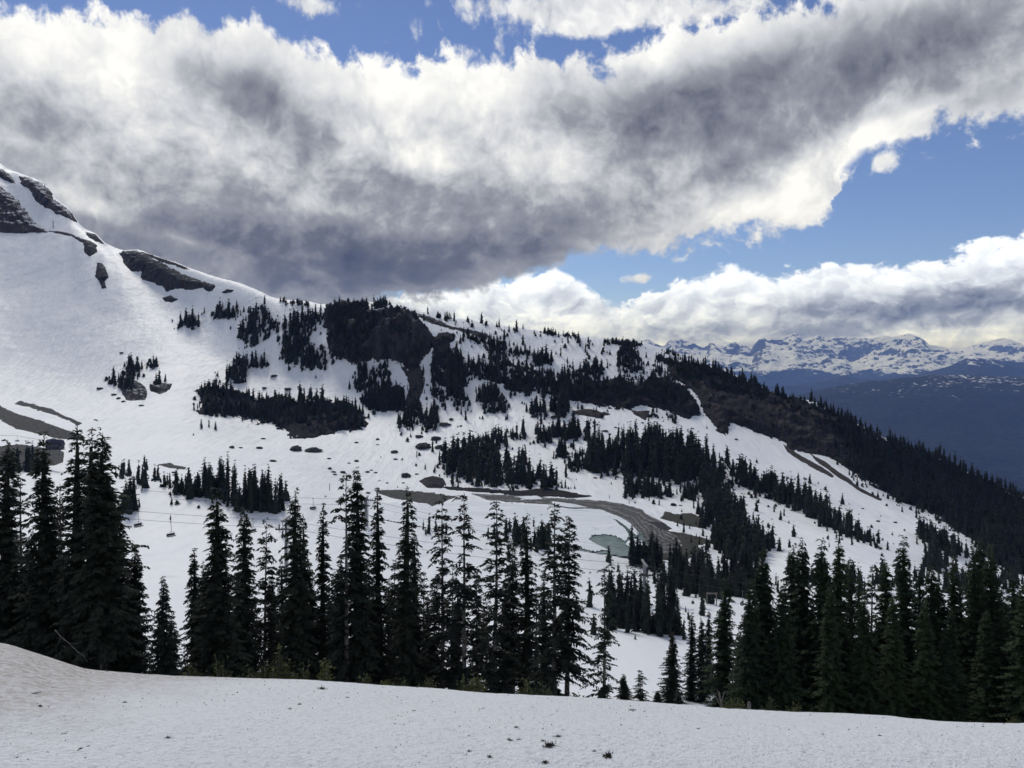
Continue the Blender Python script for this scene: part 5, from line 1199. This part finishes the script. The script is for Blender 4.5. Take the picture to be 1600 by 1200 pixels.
for r, px, rz, lab, sc in [(rA1, 216, 1.2, 'empty lift chair hanging closest to the left cluster of firs', 1.15), (rA2, 267, 1.0, 'empty lift chair hanging lowest over the bright slope in the gap', 1.05), (rB2, 257, 1.1, 'small lift chair higher in the gap, left of two on the farther line', 1.1),
                           (rB2, 321, 1.0, 'small lift chair beside the large full fir on the farther line', 1.1), (rB1, 489, 0.8, 'lift chair over the snow brow right of the blunt topped fir', 1.1), (rA2, 1160, 0.9, 'lift chair in front of the dark wood left of the broad green fir', 1.05),
                           (rC, 27, 0.6, 'left one of two tiny chairs near the station', 0.9), (rC, 45, 0.6, 'right one of two tiny chairs near the station', 0.9), (rA1, 395, 1.0, 'lift chair seen between the full fir and the T shaped tower', 1.0)]:
    p = on_rope(r, px)
    if p is not None: lift_chair(p, rz, lab, sc * 0.85)
# lift station behind the left firs
p = at(86, 706, 296); st = bpy.data.objects.new('lift_station', None); COL.objects.link(st); st.location = p; set_props(st, 'small dark blue lift station half hidden behind the left firs', 'lift station')
m = MB(); m.box((0, 0, 2.2), (5.4, 3.4, 2.2)); m.build('drive_housing', M_NAVY, st)
m = MB(); m.tube([(-2.9, 0, 3.3), (0, 0, 3.75), (2.6, 0, 3.3), (3.1, 0, 2.5)], [1.5, 1.7, 1.4, 0.9], 10); m.build('roof', M_NAVY, st, True)
for k in range(3): m = MB(); m.box((-1.5 + k * 1.5, -1.72, 2.5), (1.1, 0.06, 0.7)); m.build('window', M_GLASS, st)
for sx in (-1.8, 1.8): m = MB(); m.box((sx, 0, 0.0), (0.5, 0.7, 2.6)); m.build('support_leg', M_STEEL, st)
m = MB(); m.box((0.2, -0.5, 0.92), (6.2, 3.6, 0.22)); m.build('loading_deck', M_WOOD, st)
# timber gate frame
p = land(1112, 945); gt = bpy.data.objects.new('gate_frame', None); COL.objects.link(gt); gt.location = p; set_props(gt, 'pale timber gate frame at the edge of the dark wood', 'gate'); k = p[1] / FOC
for sx in (-1, 1): m = MB(); m.box((sx * 7.5 * k, 0, 8.5 * k), (0.16, 0.16, 19 * k)); m.build('post', M_WOOD, gt)
m = MB(); m.box((0, 0, 18.3 * k), (17 * k, 0.14, 0.16)); m.build('lintel', M_WOOD, gt)
for q in range(9): m = MB(); m.box(((-7 + q * 1.75) * k, 0.02, 17.0 * k), (0.10, 0.05, 1.9 * k)); m.build('slat', M_WOOD, gt)
m = MB(); m.tube([(4.5 * k, 0, 17.5 * k), (7.3 * k, 0, 14 * k)], 0.06, 4); m.build('brace', M_WOOD, gt)
# blue sign
p = land(1158, 874); sg = bpy.data.objects.new('blue_sign', None); COL.objects.link(sg); sg.location = p; set_props(sg, 'small blue board on a post in front of the dark pine wood', 'sign'); k = p[1] / FOC
m = MB(); m.box((0, 0, 7 * k), (7.5 * k, 0.06, 7 * k)); m.build('board', M_BLUE, sg)
for sx in (-2.2, 2.2): m = MB(); m.box((sx * k, 0.08, 4.5 * k), (0.09, 0.09, 11 * k)); m.build('post', M_WOOD, sg)
# slope marker poles
for px, py, h, lab in [(83, 356, 11, 'dark marker pole at the lip of the snow below the summit rib'), (70, 293, 6, 'short pole on the skyline of the summit rib'), (897, 777, 5, 'thin stake on the snowy road above the curve of the gravel bank'), (952, 779, 5, 'thin stake farther right on the snowy road above the gravel bank'), (983, 787, 5, 'stake at the outer bend of the gravel bank'), (762, 505, 5, 'thin pole on the snowy crest right of the cliff'), (515, 766, 11, 'thin stake on the snow behind the brow, right of the blunt topped fir')]:
    p = land(px, py)
    if p is None: continue
    k = p[1] / FOC; m = MB(); m.tube([(0, 0, -1.0), (0, 0, h * k)], [0.55 * k, 0.45 * k], 6); m.tube([(0, 0, h * k * .8), (0.9 * k, 0, h * k * .8)], 0.2 * k, 4)
    o = m.build('marker_pole', M_DARKST); o.location = p; set_props(o, lab, 'marker pole', 'marker poles on the snow')

# ------------------------------------------------------------------ undergrowth, dead wood
def bush(px, top, wpx, y, label, seed):
    rng = np.random.default_rng(700 + seed); x = (px - CX) / FOC * y; zb = float(ground_z(x, y)) - 0.15; H = (HOR - top) / FOC * y - zb; R = wpx / 2 * y / FOC
    t = bpy.data.objects.new('shrub', None); COL.objects.link(t); t.location = (x, y, zb); set_props(t, label, 'shrub', 'shrubs at the edge of the snow')
    st_, Q = MB(), []
    for k in range(16):
        a = rng.random() * 6.28; r = R * math.sqrt(rng.random()); hh = H * (1 - 0.55 * (r / R) ** 2) * (0.65 + 0.45 * rng.random()); tip = np.array([math.cos(a) * r, math.sin(a) * r * .8, hh])
        base = np.array([tip[0] * 0.35, tip[1] * .35, 0]); st_.tube([base, (base + tip) / 2 + np.array([0, 0, .06 * H]), tip], [0.014, 0.010, 0.004], 3)
        n = 46; s = 0.15 + 0.85 * rng.random(n); P = base + (tip - base) * s[:, None] + rng.normal(size=(n, 3)) * 0.05
        D = rng.normal(size=(n, 3)); D[:, 2] = np.abs(D[:, 2]) * .8; D /= np.linalg.norm(D, axis=1)[:, None]; l = (0.06 + 0.10 * rng.random(n))[:, None] * (0.6 + H * .25)
        Wv = np.cross(D, rng.normal(size=(n, 3))); Wv /= np.linalg.norm(Wv, axis=1)[:, None]; w = l * 0.22
        Q.append(np.stack([P, P + D * l * .5 + Wv * w, P + D * l, P + D * l * .5 - Wv * w], 1))
    st_.build('stems', M_DEAD, t); v = np.concatenate(Q).reshape(-1, 3)
    link('foliage', mesh_from('foliage', v, np.arange(len(v)).reshape(-1, 4), [M_BUSH], False), t)
SHR = [(345, 1030, 60, 21, 'olive shrub at the foot of the large full fir'), (384, 1040, 40, 20, 'low shrub right of the shrub under the large full fir'), (440, 1014, 60, 21, 'tallest olive shrub at the snow edge under the blunt topped fir'), (472, 1022, 40, 20.5, 'light shrub with bare shoots right of the tallest shrub'), (414, 1030, 44, 20, 'shrub left of the tallest shrub at the snow edge'),
       (509, 1032, 30, 20, 'separate small shrub in front of the slender fir'), (569, 1058, 16, 18.5, 'tiny shrub at the snow edge under the tallest pair'), (606, 1063, 18, 18.5, 'tiny twiggy shrub left of the straight fir'), (628, 1066, 14, 18.5, 'tiny shrub right under the straight fir'), (668, 1062, 34, 19, 'brownish shrub between the trunks before the ragged fir'), (722, 1058, 40, 20, 'shrub under the very open fir'), (745, 1056, 34, 20, 'shrub right of the one under the very open fir'),
       (818, 1064, 34, 20, 'shrub at the foot of the twin firs'), (850, 1072, 34, 20, 'shrub right of the twin firs foot, near the lone crooked fir'), (905, 1078, 30, 19, 'low shrub left of the lone crooked fir'), (1150, 1090, 40, 20, 'dark shrub left of the pale stump'), (1206, 1092, 44, 20, 'shrub right of the pale stump'), (1240, 1097, 50, 20, 'long low shrub under the first green firs'), (1585, 1124, 14, 24, 'tiny dark shrub on the shaded snow by the right edge'), (300, 1042, 30, 19.5, 'small shrub left of the shrub under the large full fir')]
for k, a in enumerate(SHR): bush(*a, k)
def dead_wood(name, segs, label, cat):
    m = MB()
    for pts, r in segs: m.tube([at(*q) for q in pts], r, 6)
    set_props(m.build(name, M_DEAD, None, True), label, cat)
dead_wood('fallen_branch', [([(86, 984, 31), (96, 996, 30.7), (108, 1005, 30.4), (121, 1018, 30), (131, 1025, 29.8), (137, 1034, 29.5)], [.016, .015, .013, .011, .008, .005]), ([(96, 996, 30.7), (90, 1006, 30.5)], [.008, .003]), ([(108, 1005, 30.4), (119, 1006, 30.2), (126, 1003, 30.1)], [.008, .005, .003]), ([(121, 1018, 30), (120, 1029, 29.9)], [.006, .003])], 'pale leaning dead branch in front of the big left cluster', 'branch')
dead_wood('dead_tree', [([(1318, 1140, 50), (1326, 1010, 50), (1331, 972, 50), (1334, 945, 50)], [.09, .07, .06, .02]), ([(1329, 990, 50), (1319, 988, 49.6)], [.03, .012]), ([(1331, 975, 50), (1340, 968, 49.8)], [.04, .015])], 'dead grey trunk with a stub branch among the right hand firs', 'dead tree')
dead_wood('dead_tree', [([(1290, 1150, 49), (1292, 1060, 49), (1295, 1005, 49), (1296, 990, 49)], [.07, .065, .045, .015])], 'short pale broken trunk left of the dead grey one', 'dead tree')
dead_wood('dead_snag', [([(1128, 1106, 19), (1126, 1094, 19), (1124, 1080, 19)], [.035, .028, .008]), ([(1127, 1100, 19), (1121, 1078, 18.9)], [.02, .006]), ([(1127, 1098, 19), (1132, 1080, 19)], [.02, .006]), ([(1126, 1103, 19), (1117, 1085, 19)], [.016, .005])], 'pale bundle of dead stems at the snow edge left of the stump', 'dead stems')
p = at(1170, 1107, 18); z = float(ground_z(p[0], p[1])); m = MB(); m.tube([(0, 0, -0.3), (0, 0, 0.02), (0.005, 0, 0.2), (0.01, 0, (HOR - 1097) / FOC * 18 - z)], [.07, .055, .045, .04], 8); o = m.build('stump', M_DEAD, None, True); o.location = (p[0], p[1], z); set_props(o, 'little pale stump at the snow edge before the right hand firs', 'stump')

# ------------------------------------------------------------------ litter on the near snow
def twig_mesh(seed, clump):
    rng = np.random.default_rng(900 + seed); m = MB(); v = []
    pts = [np.array([-.5, 0, .03]), np.array([-.15, .06 * rng.normal(), .09]), np.array([.2, .08 * rng.normal(), .07]), np.array([.5, .1 * rng.normal(), .03])]
    m.tube(pts, [.03, .028, .022, .012], 5)
    for k in range(7 if clump else 3):
        t = rng.random(); a = pts[1] + (pts[2] - pts[1]) * t; d = rng.normal(size=3) * np.array([.35, .22, .06]); d[2] = abs(d[2])
        m.tube([a, a + d * .6 + np.array([0, 0, .03]), a + d], [.018, .014, .006], 4)
    n = 90 if clump else 22
    for k in range(n):
        c = np.array([rng.normal() * (.24 if clump else .22), rng.normal() * (.14 if clump else .06), abs(rng.normal()) * (.09 if clump else .04) + .02]); d = rng.normal(size=3) * .09; w = np.cross(d, rng.normal(size=3)); w = w / np.linalg.norm(w) * .028
        m.add([c - d, c + w, c + d, c - w], [(0, 1, 2, 3)])
    me = bpy.data.meshes.new('twig'); me.from_pydata([tuple(q) for q in np.concatenate(m.v)], [], m.f); me.materials.append(M_LITTER); me.update(); return me
M_LITTER = plain('dark_litter', (0.018, 0.017, 0.014), (0.06, 0.052, 0.038), 9.0, 0.9, 0.1)
TW, CL = [twig_mesh(k, False) for k in range(4)], [twig_mesh(10 + k, True) for k in range(3)]
LIT = [(858, 1166, 22, 1, 0.5, 'dark tuft of lichen and twigs left of the two largest clumps on the near snow'), (950, 1182, 20, 1, 0.7, 'largest ragged dark clump near the bottom of the near snow'), (852, 1192, 13, 1, 0.1, 'flat dark clump at the very bottom of the near snow'), (872, 1151, 10, 1, 0.1, 'small dark clump above the ragged tuft'),
       (988, 1110, 14, 0, 0.05, 'straight twig just below the snow edge in the gap'), (797, 1157, 15, 0, -0.6, 'slanting dark twig left of the dark tuft'), (503, 1077, 13, 1, 0.0, 'brownish clump close to the snow edge below the slender fir'), (929, 1174, 10, 0, 0.3, 'short twig between the two largest clumps'), (811, 1156, 9, 0, 0.2, 'short twig right of the slanting twig'),
       (55, 1084, 16, 0, 0.35, 'twig with side shoots on the silty mound'), (63, 1104, 14, 0, -0.5, 'hooked twig below the silty mound'), (195, 1098, 10, 0, 0.1, 'flat twig on the snow below the short fir'), (262, 1153, 9, 1, 0.2, 'small clump on the near snow at left'), (126, 1170, 7, 1, 0.5, 'left of a pair of small dark bits at the lower left'), (138, 1166, 8, 0, 0.4, 'right of a pair of small dark bits at the lower left'),
       (765, 1183, 9, 1, -0.4, 'small clump near the bottom edge below the middle firs'), (733, 1174, 7, 1, 0.0, 'dark bit left above the small clump near the bottom edge'), (468, 1101, 7, 1, 0.0, 'dark bit on the snow left of the brownish clump'), (453, 1108, 6, 1, 0.0, 'lower dark bit on the snow left of the brownish clump'), (807, 1137, 8, 1, 0.0, 'flat bit above the slanting twig'), (647, 1111, 8, 0, 0.1, 'short flat twig below the straight fir'),
       (755, 1107, 7, 0, 0.1, 'short twig at the snow below the open firs'), (1091, 1139, 8, 0, 0.1, 'short twig on the smooth snow right of the gap'), (1375, 1150, 6, 1, 0.0, 'lone dark bit on the smooth snow at right'), (848, 1158, 7, 1, 0.3, 'bit just left of the dark tuft'), (543, 1090, 8, 0, 0.0, 'thin twig below the tallest pair'), (102, 1146, 7, 0, 0.4, 'small twig below the silty mound at the lower left')]
def on_near(px, py):
    p = land(px, py); return p
for k, (px, py, w, cl, rz, lab) in enumerate(LIT):
    p = on_near(px, py)
    if p is None or p[1] > 20: continue
    o = link('dead_twig' if not cl else 'litter_clump', (CL if cl else TW)[k % (3 if cl else 4)]); s = w * p[1] / FOC * 0.85
    o.location = p; o.scale = (s, s * 1.6, s * 1.3); o.rotation_euler = (0, 0, rz * 1.5); set_props(o, lab, 'twig' if not cl else 'litter clump', 'litter on the near snow')
rs = np.random.default_rng(77); N = 9000
fy = 6.5 + 10.5 * rs.random(N) ** 0.8; fx = (rs.random(N) * 1900 - 150 - CX) / FOC * fy
g = fbm(fx / 1.6, fy / 1.1, 0.5, 4); keep = g + 0.35 * rs.random(N) - 0.22 * sstep(CX + fx / fy * FOC, 950, 1500) > 0.05; fx, fy = fx[keep], fy[keep]; fz = ground_z(fx, fy); n = len(fx)
a = rs.random(n) * 6.28; L = 0.0035 + 0.014 * rs.random(n) ** 4; d = np.stack([np.cos(a) * L, np.sin(a) * L, rs.normal(size=n) * .003], 1); w = np.stack([-np.sin(a), np.cos(a), rs.random(n)], 1) * (L * 0.4)[:, None]
c = np.stack([fx, fy, fz + 0.006], 1); v = np.stack([c - d, c + w, c + d, c - w], 1).reshape(-1, 3)
set_props(link('needle_litter', mesh_from('needle_litter', v, np.arange(len(v)).reshape(-1, 4), [M_LITTER], False)), kind='stuff')
